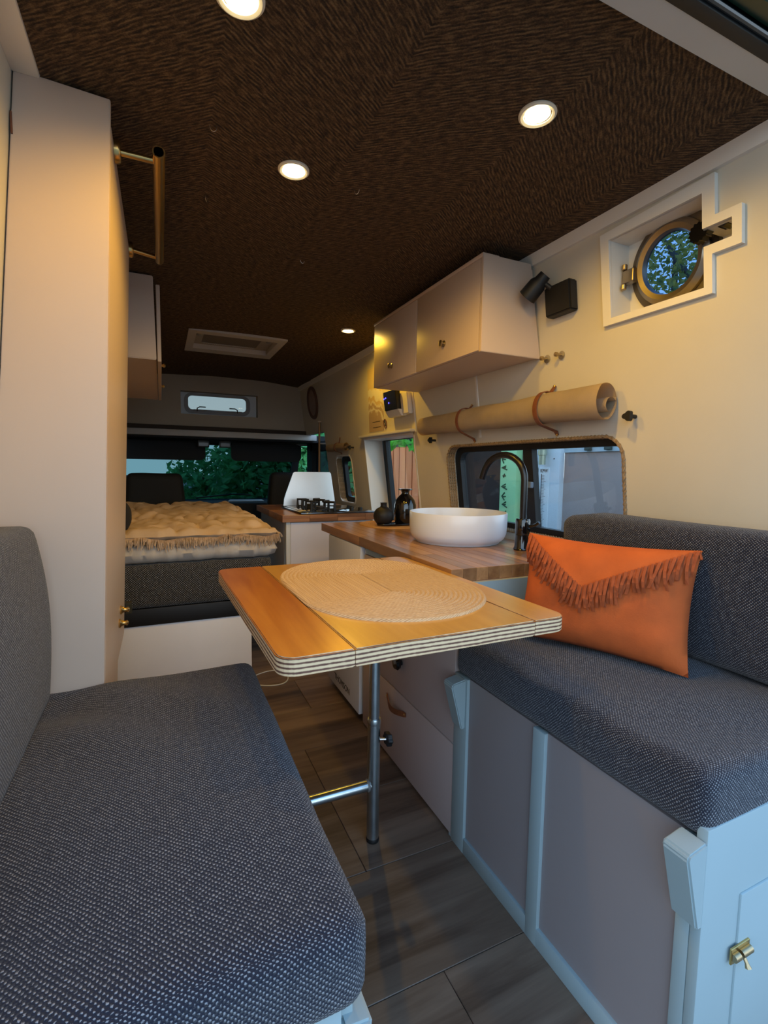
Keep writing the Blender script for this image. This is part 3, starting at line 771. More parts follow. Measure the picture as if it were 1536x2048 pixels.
for k in range(NS):
    u0 = .012+.976*k/(NS-1)
    v0 = flap_v(u0)+.012
    ln = .20+.07*rnd.random(); sk = rnd.uniform(-.035, .035); wd2 = .0072/PWd
    if u0 < UA: sk -= .03
    nb = bmesh.new(); prev = None; L = []
    for q in range(6):
        t = q/5; v = v0-ln*t; uu = u0+sk*t*t
        uu = min(.992, max(.008, uu)); vv_ = max(.02, min(.99, v))
        o1 = .006+.010*math.sin(PI*t)*rnd.uniform(.3, 1)+(.004 if k % 2 else 0)
        c0 = psurf(uu, vv_, 1, o1)
        a = c0 - PU*.0034; b = c0 + PU*.0034 + PF*rnd.uniform(-.001, .001)
        L.append((nb.verts.new(a), nb.verts.new(b), nb.verts.new(b-PF*.0014), nb.verts.new(a-PF*.0014)))
    for A, B in zip(L, L[1:]):
        for i in range(4): nb.faces.new((A[i], A[(i+1) % 4], B[(i+1) % 4], B[i]))
    nb.faces.new(L[0]); nb.faces.new(L[-1][::-1])
    bmesh.ops.recalc_face_normals(nb, faces=nb.faces)
    finish('tassel', nb, SUEDE2, fp)
nb = bmesh.new()
for q in range(5):
    a = rnd.uniform(0, 6); c0 = psurf(.985, .985, 1, .004)
    pts = [c0+PU*.02*t*math.cos(a)-Vector((0, 0, 1))*.012*t*t+PF*.01*t*math.sin(a)+PU*.01*t for t in (0, .4, .8, 1.2)]
    bm_tube(pts, .0032, 6, True, nb)
finish('corner_knot', nb, SUEDE2, pl, smooth=.8)

# ---- folding dinette table
tb = thing('dinette_table', (0.545, 1.237, 0.0), 'varnished plywood dinette table on a steel leg with a jute mat', 'table')
TX = (0.150, 0.278, 0.666, 0.757); TY = (0.735, 1.472); TZ = (0.768, 0.800)
def trot(x, y):
    dx, dy = x-.45, y-1.10
    return (.45+dx*.99966-dy*.0262*.0-dy*.0262, 1.10+dx*.0262*.4+dy*.99966)
def rcorner(x0, x1, y0, y1, rl_, rr_):
    out = []
    def arc(cx, cy, r, a0):
        for k in range(7):
            t = a0+PI/2*k/6; out.append((cx+r*math.cos(t), cy+r*math.sin(t)))
    if rr_: arc(x1-rr_, y1-rr_, rr_, 0)
    else: out.append((x1, y1))
    if rl_: arc(x0+rl_, y1-rl_, rl_, PI/2)
    else: out.append((x0, y1))
    if rl_: arc(x0+rl_, y0+rl_, rl_, PI)
    else: out.append((x0, y0))
    if rr_: arc(x1-rr_, y0+rr_, rr_, 3*PI/2)
    else: out.append((x1, y0))
    return out
for (a, b), rr, mt in (((TX[0], TX[1]), (.032, 0), TABLEO), ((TX[1], TX[2]), (0, 0), TABLEW), ((TX[2], TX[3]), (0, .032), TABLEW)):
    nb = bm_prism([Vector((*trot(x, y), TZ[0])) for x, y in rcorner(a+.0007, b-.0007, TY[0], TY[1], *rr)], (0, 0, TZ[1]-TZ[0]))
    tops = [f for f in nb.faces if abs(f.normal.z) > .9]
    for f in nb.faces: f.material_index = 0 if abs(f.normal.z) > .9 else 1
    es = [e for f in tops for e in f.edges]
    bmesh.ops.bevel(nb, geom=list(set(es)), offset=.0022, segments=2, affect='EDGES')
    for f in nb.faces: f.material_index = 0 if abs(f.normal.z) > .5 else 1
    finish('board', nb, [mt, PLY], tb)
lg = tube('leg_upper', [(.545, 1.237, .36), (.545, 1.237, .768)], .0155, STEEL, tb, 20)
ll = tube('leg_lower', [(.545, 1.237, .012), (.545, 1.237, .11), (.545, 1.237, .375)], .0185, STEEL, tb, 24)
lathe('collar', [(.0192, .0), (.0198, .004), (.0198, .012), (.0185, .016)], (.545, 1.237, .362), STEEL, tb, 24)
lathe('foot_cap', [(.0185, 0), (.0195, .003), (.0195, .010), (.0185, .013)], (.545, 1.237, 0), BLACK, tb, 24)
lathe('mount_plate', [(.07, 0), (.07, .004), (.022, .010)], (.545, 1.237, .757), STEEL, tb, 24)
br = tube('cross_bar', [(.196, 1.237, .176), (.541, 1.237, .176)], .0155, STEEL, tb, 20)
lathe('weld', [(.0155, -.004), (.0185, 0), (.0155, .004)], (.527, 1.237, .176), plain('rough weld', (.35, .35, .35), .6, .8, bump=.8, bscale=300), br, 20, 'X')
kn = tube('knob_screw', [(.560, 1.232, .313), (.580, 1.224, .313)], .004, ALU, tb, 10)
out = []
for k in range(24):
    a = 2*PI*k/24; r = .0195+.0025*math.cos(a*6)
    out.append(Vector((.577, 1.225+r*math.cos(a), .313+r*math.sin(a))))
nb = bm_prism(out, (.014, -.004, 0)); bmesh.ops.bevel(nb, geom=list(nb.edges), offset=.002, segments=1, affect='EDGES')
finish('clamp_knob', nb, BLACK, tb, smooth=.6)

# ---- oval braided placemat on the table (concentric braid rows)
def oval_mat(name, c, hw, hl, z, rows_, mat, th=.006):
    nb = bmesh.new(); uvl = nb.loops.layers.uv.new('UVMap')
    seg = 72; st = hl-hw; pr = hw/rows_; sub = 4
    def loop(r):
        per = []
        for k in range(seg):
            a = 2*PI*k/seg
            y = r*math.sin(a)+(st if math.sin(a) >= 0 else -st)
            per.append((c[0]+r*math.cos(a), c[1]+y))
        return per
    R = []
    for i in range(rows_*sub+1):
        r = hw*i/(rows_*sub); f = (i % sub)/sub
        h = z + th*(.62+.38*abs(math.sin(PI*f))) if i < rows_*sub else z
        if i == 0: r = .0008
        rw = []
        for k, (x, y) in enumerate(loop(r)):
            wob = .0008*noise.noise(Vector((x*60, y*60, 0)))
            rw.append((nb.verts.new((x, y, h+wob*(i < rows_*sub))), k))
        R.append((rw, r))
    for i in range(len(R)-1):
        A, ra = R[i]; B, rb_ = R[i+1]
        L = 2*PI*max(ra, .02)+4*st
        for k in range(seg):
            k2 = (k+1) % seg
            f = nb.faces.new((A[k][0], B[k][0], B[k2][0], A[k2][0]))
            # perimeter length follows the world position along straight runs
            for lp in f.loops:
                kk = k if lp.vert in (A[k][0], B[k][0]) else k+1
                rr_ = ra if lp.vert in (A[k][0], A[k2][0]) else rb_
                s = rr_*2*PI*kk/seg + (2*st if kk > seg/2 else 0) + (2*st if kk == seg else 0)
                if kk == seg/2 and k >= seg/2: s += 2*st
                lp[uvl].uv = (s, rr_)
    base = [v for v, k in R[-1][0]]
    nb.faces.new(base[::-1])
    bmesh.ops.recalc_face_normals(nb, faces=nb.faces)
    return finish(name, nb, mat, smooth=1.0)
pm = oval_mat('placemat', (.501, 1.140), .222, .325, .800, 20, JUTE)
tag(pm, 'oval braided jute placemat lying on the dinette table', 'placemat')

# ---- kitchen: drawers, fridge, worktop
dr = thing('drawer_unit', (1.05, 1.50, 0), 'pale kitchen drawer unit with leather pull behind the table leg', 'drawers')
box('carcass', .779, 1.30, 1.166, 1.86, 0.0, .772, GREIGE, dr)
box('end_panel', .765, 1.30, 1.1555, 1.166, 0.0, .772, FRAMEP, dr)
DRAWM = plain('shaded greige drawer laminate', (.40, .315, .295), .45, var=.02)  # cabinet greige made darker, the shade on the drawers is in the colour
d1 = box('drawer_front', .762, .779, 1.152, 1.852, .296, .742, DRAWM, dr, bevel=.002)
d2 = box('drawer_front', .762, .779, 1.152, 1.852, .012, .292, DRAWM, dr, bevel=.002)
box('top_rail', .768, .779, 1.168, 1.852, .745, .772, FRAMEP, dr)
# black cup knob
lathe('knob', [(.010, -.014), (.010, -.02), (.021, -.026), (.024, -.034), (.018, -.042), (.004, -.044)], (.776, 1.495, .412), BLACKG, d1, 24, 'X')
def strap_pts(p0, p1, bulge, n=12):
    p0, p1 = Vector(p0), Vector(p1)
    return [p0.lerp(p1, k/n)+Vector(bulge)*math.sin(PI*k/n)**1.3 for k in range(n+1)]
def strap(name, pts, wdir, width, mat, parent, th=.003):
    """flat leather strip following the points"""
    nb = bmesh.new(); wdir = Vector(wdir).normalized(); L = []
    for i, p in enumerate(pts):
        d = (pts[min(i+1, len(pts)-1)]-pts[max(i-1, 0)]).normalized(); nn = d.cross(wdir).normalized()
        wv = width*(1.0 if 0 < i < len(pts)-1 else .7)/2
        L.append([nb.verts.new(p+wdir*a*wv+nn*b*th/2) for a, b in ((-1, -1), (1, -1), (1, 1), (-1, 1))])
    for A, B in zip(L, L[1:]):
        for i in range(4): nb.faces.new((A[i], A[(i+1) % 4], B[(i+1) % 4], B[i]))
    nb.faces.new(L[0][::-1]); nb.faces.new(L[-1])
    bmesh.ops.recalc_face_normals(nb, faces=nb.faces)
    return finish(name, nb, mat, parent, smooth=.9)
lp_ = strap('leather_pull', strap_pts((.760, 1.607, .245), (.760, 1.450, .238), (-.020, 0, -.012)), (0, 0, 1), .020, LEATHER, d2)
for yy, zz in ((1.600, .245), (1.457, .238)): lathe('screw', [(.004, 0), (.004, -.003), (.002, -.005)], (.7585, yy, zz), BRASS, lp_, 12, 'X')
lathe('lock', [(.008, 0), (.008, -.004), (.003, -.006)], (.762, 1.69, .285), BRASS, d1, 14, 'X')
fr = thing('fridge', (1.03, 2.10, 0), 'white undercounter fridge with dark lettering beyond the drawers', 'fridge')
box('body', .775, 1.25, 1.872, 2.30, .028, .768, plain('white fridge enamel', (.62, .62, .64), .35), fr, bevel=.003)
frd = box('door', .752, .775, 1.874, 2.298, .035, .770, plain('white fridge door enamel', (.60, .60, .63), .35), fr, bevel=.005)
for y in (1.90, 2.27): lathe('foot', [(.015, 0), (.018, .01), (.018, .028)], (.82, y, 0), BLACK, fr, 12)
def text(name, body, loc, xdir, up, size, mat, parent):
    cu = bpy.data.curves.new(name, 'FONT'); cu.body = body; cu.size = size; cu.extrude = .0006; cu.align_x = 'CENTER'; cu.align_y = 'CENTER'
    tmp = bpy.data.objects.new('tmp', cu); COL.objects.link(tmp)
    dg = bpy.context.evaluated_depsgraph_get(); me = bpy.data.meshes.new_from_object(tmp.evaluated_get(dg))
    bpy.data.objects.remove(tmp)
    xd = Vector(xdir).normalized(); ud = Vector(up).normalized(); nd = xd.cross(ud)
    for v in me.vertices:
        q = v.co.copy(); v.co = xd*q.x+ud*q.y+nd*q.z
    me.materials.clear(); me.materials.append(mat)
    ob = bpy.data.objects.new(name, me); COL.objects.link(ob); ob.parent = parent
    ob.location = Vector(loc)-ORG[parent]; ORG[ob] = Vector(loc)
    return ob
INK = plain('dark ink', (.04, .035, .04), .6)
text('lettering', 'THOMSON', (.7515, 2.09, .085), (0, -1, 0), (0, 0, 1), .042, INK, frd)

wt = thing('worktop', (1.03, 1.79, .773), 'oiled wood butcher block worktop carrying the white basin', 'worktop')
rnd = random.Random(11)
xe = [.7515]
while xe[-1] < 1.285: xe.append(min(1.318, xe[-1]+rnd.choice((.036, .042, .047))))
xe[-1] = 1.318
for i, (a, b) in enumerate(zip(xe, xe[1:])):
    ys = [1.170, 1.170+rnd.uniform(.22, .5), 1.170+rnd.uniform(.62, .95), 2.42]
    for c, d in zip(ys, ys[1:]):
        finish('stave', bm_box(a+.0002, b-.0002, c+.0002, d-.0002, .773, .812, .0008, 1), BUTCH, wt)

# ---- basin
prof = [(r_*1.025, h_*1.02) for r_, h_ in [(.150, 0), (.162, .001), (.165, .006), (.170, .010), (.180, .020), (.1865, .036), (.189, .060), (.190, .113), (.1885, .117), (.186, .117), (.1845, .113),
        (.183, .060), (.178, .034), (.160, .018), (.10, .012), (.02, .010)]]
bs = lathe('basin', prof, (1.083, 1.649, .8122), CERAM, seg=64)
tag(bs, 'round white vessel basin standing on the wood worktop', 'basin')
# ---- tap
TAPB = plain('black satin tap', (.007, .007, .009), .26)
tp = thing('tap', (1.186, 1.381, .812), 'black gooseneck kitchen tap behind the basin', 'tap')
lathe('base', [(.030, 0), (.031, .004), (.027, .012), (.0255, .055)], (1.186, 1.381, .812), BLACKG, tp, 24)
lathe('mixer_body', [(.0255, 0), (.0265, .004), (.0265, .052), (.024, .058), (.015, .060)], (1.186, 1.381, .868), BLACKG, tp, 24)
sd = Vector((-.30, .954, 0)).normalized(); c0 = Vector((1.186, 1.381, 0))
pts = [c0+Vector((0, 0, z)) for z in (.90, .96, 1.02, 1.065)]
R_ = .091
for k in range(1, 15):
    a = PI*.93*k/14
    pts.append(c0+sd*(R_-R_*math.cos(a))+Vector((0, 0, 1.065+R_*math.sin(a))))
pts.append(pts[-1]+(pts[-1]-pts[-2]).normalized()*.02)
tube('spout', pts, .0125, TAPB, tp, 18)
tube('lever', [(1.196, 1.356, .900), (1.203, 1.334, .908), (1.205, 1.318, .918)], [.006, .005, .005], BLACKG, tp, 10)
lathe('indicator', [(.003, 0), (.003, -.002)], (1.181, 1.3545, .918), ALU, tp, 10, 'Y')

# ---- vases on a mat
vm = oval_mat('round_mat', (1.063, 2.235), .153, .178, .8125, 14, plain('ochre cork mat', (.40, .21, .07), .9, bump=.3, bscale=150, var=.1, vscale=20), .005)
tag(vm, 'ochre oval mat under the two black vases on the worktop', 'mat')
tr = thing('tray', (1.068, 2.18, .818), 'small black tray under the two black vases', 'tray')
finish('plate', bm_prism([Vector((1.068+.105*math.cos(2*PI*k/36)*1.0, 2.178+.045*math.sin(2*PI*k/36), .8182)) for k in range(36)], (0, 0, .005)), BLACKG, tr)
nb = bm_tube([Vector((1.068+.105*math.cos(2*PI*k/36), 2.178+.045*math.sin(2*PI*k/36), .8245)) for k in range(37)], .003, 8, False)
finish('rim', nb, BLACKG, tr, smooth=.8)
v1 = lathe('vase', [(.022, 0), (.034, .004), (.046, .020), (.051, .040), (.048, .060), (.036, .076), (.020, .085), (.0155, .090), (.0155, .104), (.018, .107), (.014, .107), (.013, .088), (.004, .07)],
           (.998, 2.183, .8235), BLACKM, seg=40)
tag(v1, 'small round matt black bottle vase on the worktop', 'vase', 'black vases')
v2 = lathe('vase', [(.040, 0), (.050, .004), (.055, .020), (.0565, .060), (.055, .095), (.047, .120), (.033, .138), (.021, .148), (.019, .156), (.022, .166), (.036, .171), (.037, .174), (.030, .173), (.017, .165), (.015, .15), (.004, .13)],
           (1.117, 2.183, .8235), BLACKG, seg=44)
tag(v2, 'tall glossy black vase with flared lip beside the basin', 'vase', 'black vases')

# ---- upper cabinet
uc = thing('wall_cabinet', (1.10, 1.85, 1.50), 'beige overhead wall cabinet with two doors above the basin', 'cabinet')
finish('body', bm_hex([(1.0, 1.402, 1.500), (XR(1.5)-.002, 1.402, 1.500), (XR(1.5)-.002, 2.295, 1.500), (1.0, 2.295, 1.500),
                       (1.0, 1.402, 1.800), (XR(1.8)-.002, 1.402, 1.800), (XR(1.8)-.002, 2.295, 1.800), (1.0, 2.295, 1.800)]), GREIGE, uc)
finish('end_panel', bm_hex([(.984, 1.388, 1.496), (XR(1.496)-.002, 1.388, 1.496), (XR(1.496)-.002, 1.402, 1.496), (.984, 1.402, 1.496),
                            (.984, 1.388, 1.812), (XR(1.812)-.018, 1.388, 1.812), (XR(1.812)-.018, 1.402, 1.812), (.984, 1.402, 1.812)], bevel=.0015), GREIGE, uc)
box('top_lip', .982, 1.05, 1.390, 2.30, 1.802, 1.816, GREIGE, uc, bevel=.003)
for y0, y1, ky in ((1.404, 1.845, 1.625), (1.850, 2.295, 2.083)):
    d = box('door', .984, 1.0, y0, y1, 1.502, 1.801, GREIGE, uc, bevel=.0018)
    kk = 1.572
    lathe('knob', [(.010, 0), (.012, -.003), (.006, -.006), (.007, -.010), (.0115, -.015), (.0115, -.019), (.004, -.022)], (.985, ky, kk), ABRASS, d, 24, 'X')

# ---- stove unit
su = thing('stove_cabinet', (.93, 3.2, 0), 'pale grey kitchen cabinet under the gas hob at the far end', 'cabinet')
box('carcass', .672, 1.19, 2.812, 3.60, 0, .780, GREIGE, su)
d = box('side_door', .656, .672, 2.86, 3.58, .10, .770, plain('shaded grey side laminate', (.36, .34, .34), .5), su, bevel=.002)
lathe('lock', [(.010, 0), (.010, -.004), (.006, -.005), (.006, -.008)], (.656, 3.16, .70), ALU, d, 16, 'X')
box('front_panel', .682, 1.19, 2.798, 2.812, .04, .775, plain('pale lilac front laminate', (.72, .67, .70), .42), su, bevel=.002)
box('corner_post', .656, .682, 2.80, 2.85, 0, .780, WTRIM, su, bevel=.003)
sw = thing('stove_worktop', (.93, 3.2, .78), 'thick wood worktop slab under the gas hob', 'worktop')
rnd = random.Random(5)
yy = 2.772
for rr_ in range(7):
    wv = .045 if rr_ < 2 else .15
    xs = [.628]
    while xs[-1] < 1.15: xs.append(xs[-1]+rnd.uniform(.10, .2))
    xs[-1] = 1.236
    for a, b in zip(xs, xs[1:]):
        zs = (.780, .8, .820) if rr_ == 0 else (.780, .820)
        for z0, z1 in zip(zs, zs[1:]):
            sh = rnd.uniform(-.02, .02) if (rr_ == 0 and z0 > .79 and a > .64) else 0
            sh2 = 0
            finish('stave', bm_box(a+.0004, b-.0004, yy+.0003, yy+wv-.0003, z0+.0002, z1, .0008, 1), BUTCHX, sw)
    yy += wv
hb = thing('gas_hob', (.97, 3.06, .82), 'black glass gas hob with cast pan supports and raised metal lid', 'hob')
box('glass_top', .742, 1.215, 2.79, 3.30, .8205, .832, plain('dark steel hob plate', (.10, .11, .125), .10, .85), hb, bevel=.003)
box('burner_tray', .765, 1.05, 2.84, 3.26, .832, .8345, BLACKG, hb, bevel=.001)
CI = plain('cast iron', (.006, .006, .007), .55)
for cy in (2.94, 3.15):
    b_ = lathe('burner', [(.045, 0), (.045, .008), (.030, .012), (.030, .020), (.024, .022)], (.905, cy, .8345), CI, hb, 24)
    for q in range(4):
        a = PI/4+PI/2*q; dx, dy = math.cos(a), math.sin(a)
        p = Vector((.905, cy, .8345))
        nb = bm_tube([p+Vector((dx*.105, dy*.085, 0)), p+Vector((dx*.105, dy*.085, .050)), p+Vector((dx*.035, dy*.028, .050))], .0085, 6)
        bm_tube([p+Vector((dx*.105, dy*.085, .006)), p+Vector((dx*.06, dy*.05, .006)), p+Vector((dx*.06, dy*.05, .05))], .0065, 6, True, nb)
        finish('pan_support', nb, CI, hb, smooth=.3)
for cx in (1.10, 1.16): lathe('dial', [(.014, 0), (.014, .014), (.010, .018)], (cx, 2.90, .832), BLACK, hb, 16)
nb = bm_prism([Vector((x, 3.305+(z-.83)*.06, z)) for x, z in ((.757, .834), (1.128, .834), (1.124, .88), (1.100, 1.056), (1.092, 1.066), (.842, 1.066), (.828, 1.060), (.775, .92), (.762, .88))], (0, .008, 0))
finish('lid', nb, ALU, hb)

# ---- bed
bd = thing('bed', (.08, 3.2, 0), 'low bed with white front panel, black rail and charcoal tweed mattress', 'bed')
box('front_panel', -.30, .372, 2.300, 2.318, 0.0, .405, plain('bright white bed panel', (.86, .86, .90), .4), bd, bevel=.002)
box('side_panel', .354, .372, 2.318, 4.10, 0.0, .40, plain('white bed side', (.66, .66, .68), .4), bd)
box('rail', -.30, .400, 2.292, 2.330, .405, .480, BLACK, bd, bevel=.003)
box('rail', .37, .41, 2.33, 4.1, .405, .480, BLACK, bd)
lathe('bolt_head', [(.010, 0), (.010, -.004), (.006, -.008), (.002, -.009)], (.315, 2.292, .452), ALU, bd, 16, 'Y')
mt_ = cushion('mattress', (.085, 3.22, .577), (.385, .935, .098), .02, TWEEDF, bd, n=(20, 30, 6), wob=.002)
def quilt(name, c, h, mat, label, cat, fold, seed):
    nb = bmesh.new(); nx, ny = 60, 90; G = {}
    for s in (0, 1):
        for i in range(nx+1):
            for j in range(ny+1):
                u = 2*i/nx-1; v = 2*j/ny-1
                e = min(1, (1-abs(u))*9, (1-abs(v))*20)
                e = max(0, e)**.5
                x = c[0]+u*h[0]+.012*noise.noise(Vector((v*4, seed, 0)))*(1 if abs(u) > .95 else 0)
                y = c[1]+v*h[1]+(.016*noise.noise(Vector((u*5, seed, 3)))+.014*noise.noise(Vector((u*13, seed, 1))))*(1 if abs(v) > .93 else .0)
                q = Vector((x*9, y*9, seed))
                wv = fold*(noise.noise(q)+.6*noise.noise(q*2.2)+.5*noise.noise(Vector((x*4+y*6, y*2, seed))))
                wv -= fold*1.1*(1-min(1, abs(noise.noise(Vector((x*7+y*2, y*5, seed+5))))*7))
                # tuft dimples
                tx = (x*6.0) % 1.0-.5; ty = (y*6.0) % 1.0-.5
                dm = .018*math.exp(-(tx*tx+ty*ty)/.010)
                zz = c[2]+(h[2]*e if s else -h[2]*e)+(wv*e-dm*e if s else wv*.2*e)
                if v < -.9: zz -= .010*(-.9-v)*10*.4
                G[s, i, j] = nb.verts.new((x, y, zz))
        for i in range(nx):
            for j in range(ny): nb.faces.new([G[s, i, j], G[s, i+1, j], G[s, i+1, j+1], G[s, i, j+1]])
    bmesh.ops.remove_doubles(nb, verts=nb.verts, dist=1e-5)
    bmesh.ops.recalc_face_normals(nb, faces=nb.faces)
    return nb
q1 = finish('quilt', quilt('quilt', (.095, 3.20, .722), (.395, .935, .045), None, '', '', .010, 3), QUILT2, smooth=1.2)
tag(q1, 'pale grey tufted pad lying directly on the mattress', 'quilt')
th_ = thing('throw', (.095, 3.12, .760), 'beige tufted throw with fringed edge on top of the bed', 'throw')
finish('cover', quilt('throw', (.095, 3.14, .796), (.405, .86, .026), None, '', '', .020, 8), QUILT, th_, smooth=1.2)
rnd = random.Random(9); nb = bmesh.new()
def fringe(p, d, ln):
    q = Vector((rnd.uniform(-.3, .3), rnd.uniform(-.3, .3), rnd.uniform(-.5, .25)))
    a = Vector(p); b = a+(Vector(d)+q*.6)*ln*.5; c = b+(Vector(d)*.4+q+Vector((0, 0, -.9)))*ln*.5
    bm_tube([a, b, c], .0017, 3, False, nb)
for k in range(700):
    t = k/699
    fringe((-.31+.81*t, 2.283+.012*noise.noise(Vector((t*8, 8, 3))), .784+.020*noise.noise(Vector((t*6, 2, 0)))-.006*noise.noise(Vector((t*19, 2, 0)))), (0, -.8, -.5), rnd.uniform(.016, .046))
for k in range(700):
    t = k/699
    fringe((.498+.006*noise.noise(Vector((t*9, 1, 0))), 2.29+1.7*t, .784), (1, 0, -.1), rnd.uniform(.016, .034))
stuff(finish('fringe', nb, FRINGEM, th_))
bl = cushion('bolster', (-.215, 2.47, .865), (.085, .12, .085), .075, plain('black bolster cloth', (.009, .009, .011), .9), n=(12, 12, 12), wob=.003)
tag(bl, 'black bolster pillow standing on the bed behind the wardrobe', 'pillow')

# ---- cab seats, dash, visors
def cab_seat(x0, x1, y, ztop, label):
    st = thing('captain_chair', ((x0+x1)/2, y, 0), label, 'seat', 'cab seats')
    cx, hw = (x0+x1)/2, (x1-x0)/2
    def shp(pt, h):
        t = (pt.z+h.z)/(2*h.z)
        pt.x *= 1.0-.20*max(0, t-.25)/.75
        return pt
    cushion('backrest', (cx, y, ztop-.36), (hw, .06, .36), .05, CABBLK, st, n=(16, 8, 20), wob=.003, shape=shp)
    cushion('seat', (cx, y+.30, .42), (hw, .26, .09), .05, CABBLK, st, n=(12, 12, 6))
    box('pedestal', cx-.2, cx+.2, y+.05, y+.5, -.04, .34, BLACK, st)
    return st
cab_seat(-.300, .205, 4.32, 1.035, 'black cab seat back behind the head of the bed')
cab_seat(.82, 1.32, 4.32, 1.050, 'black cab seat partly hidden by the metal hob lid')
da = thing('dashboard', (.5, 5.5, 0), 'black dashboard under the windscreen', 'dashboard')
box('panel', -.40, 1.42, 5.15, 5.92, .30, .705, CABBLK, da, bevel=.03)
box('binnacle', .42, 1.05, 4.98, 5.20, .45, .735, CABBLK, da, bevel=.02)
lathe('speaker', [(.018, 0), (.018, -.003), (.01, -.004)], (.62, 4.98, .705), GREYP, da, 16, 'Y')
pp = finish('paper', bm_prism([Vector(p) for p in ((.62, 5.20, .738), (.98, 5.18, .738), (.99, 5.36, .742), (.66, 5.40, .742))], (0, 0, .003)), plain('white paper', (.75, .78, .80), .8))
tag(pp, 'white papers lying on the dashboard', 'paper')
wp = thing('wiper', (.5, 5.75, .74), 'dark wiper arm across the foot of the windscreen', 'wiper')
tube('arm', [(.35, 5.87, .735), (.75, 5.86, .775), (.95, 5.86, .765)], .008, BLACK, wp, 8)
for x0, x1, lab in ((-.36, .385, 'black sun visor above the cab seat by the bed'), (.62, 1.31, 'black sun visor on the side of the cab nearest the hob')):
    vz = thing('sun_visor', ((x0+x1)/2, 4.92, 1.15), lab, 'sun visor', 'sun visors')
    finish('flap', bm_prism([Vector((x, 4.92, z)) for x, z in rrect(x0, x1, 1.150, 1.325, .05, 6)], (0, .025, 0)), CABBLK, vz)
    tube('hinge_rod', [(x0+.05, 4.935, 1.325), (x1-.05, 4.935, 1.325)], .007, BLACK, vz, 8)
for xx in (.36, .55):
    lt = thing('cab_light', (xx, 4.80, 1.29), 'small grey cab roof lamp %s' % ('nearer the bed' if xx < .5 else 'between the sun visors'), 'lamp')
    box('housing', xx-.05, xx+.05, 4.78, 4.84, 1.27, 1.334, GREYP if False else plain('dim grey lens', (.06, .06, .065), .4), lt, bevel=.006)
    box('lens', xx-.04, xx+.04, 4.776, 4.781, 1.28, 1.31, plain('dim lens', (.10, .10, .11), .3), lt)

# ================================================================== FITTINGS
# ---- downlights
for lx, ly, lab in ((.762, .893, 'lit round ceiling downlight near the porthole wall'), (.334, 1.328, 'lit round ceiling downlight right of the brass rail'),
                    (.965, 2.622, 'lit round ceiling downlight beyond the wall cabinet'), (.136, .893, 'lit round ceiling downlight cut by the top edge of the picture')):
    z = ceil_z(lx)
    dl = thing('downlight', (lx, ly, z-.010), lab, 'ceiling light', 'ceiling downlights')
    nb = bmesh.new(); prof = [(.028, .006), (.030, -.004), (.036, -.006), (.0405, -.003), (.0405, .004)]
    R = []
    for k in range(40):
        a = 2*PI*k/40; R.append([nb.verts.new((lx+r*math.cos(a), ly+r*math.sin(a), z+h)) for r, h in prof])
    for k in range(40):
        for i in range(len(prof)-1): nb.faces.new((R[k][i], R[k][i+1], R[(k+1) % 40][i+1], R[(k+1) % 40][i]))
    bmesh.ops.recalc_face_normals(nb, faces=nb.faces)
    finish('ring', nb, plain('cream lamp ring', (.80, .76, .62), .35), dl, smooth=.5)
    lathe('lens', [(.0285, 0), (.027, -.005), (.018, -.009), (.006, -.0105)], (lx, ly, z+.003), emit('warm lamp glow', (1.0, .80, .42), 26.0), dl, 28)
    ld = bpy.data.lights.new('downlight_beam', 'SPOT'); lo = bpy.data.objects.new('beam', ld); COL.objects.link(lo)
    ld.energy = LAMP_W; ld.color = LAMP_C; ld.spot_size = math.radians(166); ld.spot_blend = .5; ld.shadow_soft_size = .022
    lo.parent = dl; lo.location = (0, 0, -.012)
# ---- roof hatch
rh = thing('roof_hatch', (.44, 3.32, 1.86), 'grey framed roof vent with blind in the brown ceiling', 'roof vent')
zc = 1.862
sheet = lambda x, y: Vector((x, y, zc))
finish('frame', bm_frame([(.16, 3.02), (.722, 3.02), (.722, 3.575), (.16, 3.575)], [(.205, 3.09), (.675, 3.09), (.675, 3.47), (.205, 3.47)], sheet, (0, 0, .03)),
       plain('pale grey hatch plastic', (.50, .48, .46), .45), rh)
finish('inner_frame', bm_frame([(.200, 3.085), (.680, 3.085), (.680, 3.475), (.200, 3.475)], [(.255, 3.12), (.60, 3.12), (.60, 3.43), (.255, 3.43)], lambda x, y: Vector((x, y, zc+.030)), (0, 0, .006)),
       plain('beige hatch tray', (.34, .31, .26), .5), rh)
box('blind', .25, .605, 3.115, 3.435, zc+.034, zc+.038, plain('grey pleated blind', (.17, .15, .14), .8, bump=.4, bscale=80), rh)
nb = bmesh.new()
for k in range(26):
    x = .265+.0128*k; bm_tube([(x, 3.425, zc+.031), (x+.006, 3.425, zc+.026), (x+.0125, 3.425, zc+.031)], .002, 5, True, nb)
finish('blind_pull', nb, plain('chain white', (.55, .55, .55), .4), rh)
for xx in (.228, .64): lathe('turn_catch', [(.016, 0), (.016, -.01), (.008, -.014)], (xx, 3.20, zc+.030), GREYP, rh, 14)

# ---- small wire staples poking from the matting
for k, (x, y) in enumerate(((.126, 1.235), (.137, 1.555), (.518, 1.345), (.503, 1.87))):
    z = ceil_z(x)
    a = k*1.1
    pts = [Vector((x+.008*math.cos(a)*math.cos(t), y+.008*math.sin(a)*math.cos(t), z-.012*math.sin(t)+.001)) for t in [PI*q/8 for q in range(9)]]
    st = tube('wire_staple', pts, .0007, ALU, seg=6)
    tag(st, ['thin wire staple in the ceiling nearest the brass rail', 'thin wire loop in the ceiling beside the brass rail bar', 'thin wire loop in the ceiling between two downlights', 'tiny wire staple in the ceiling before the roof vent'][k], 'staple', 'ceiling staples')

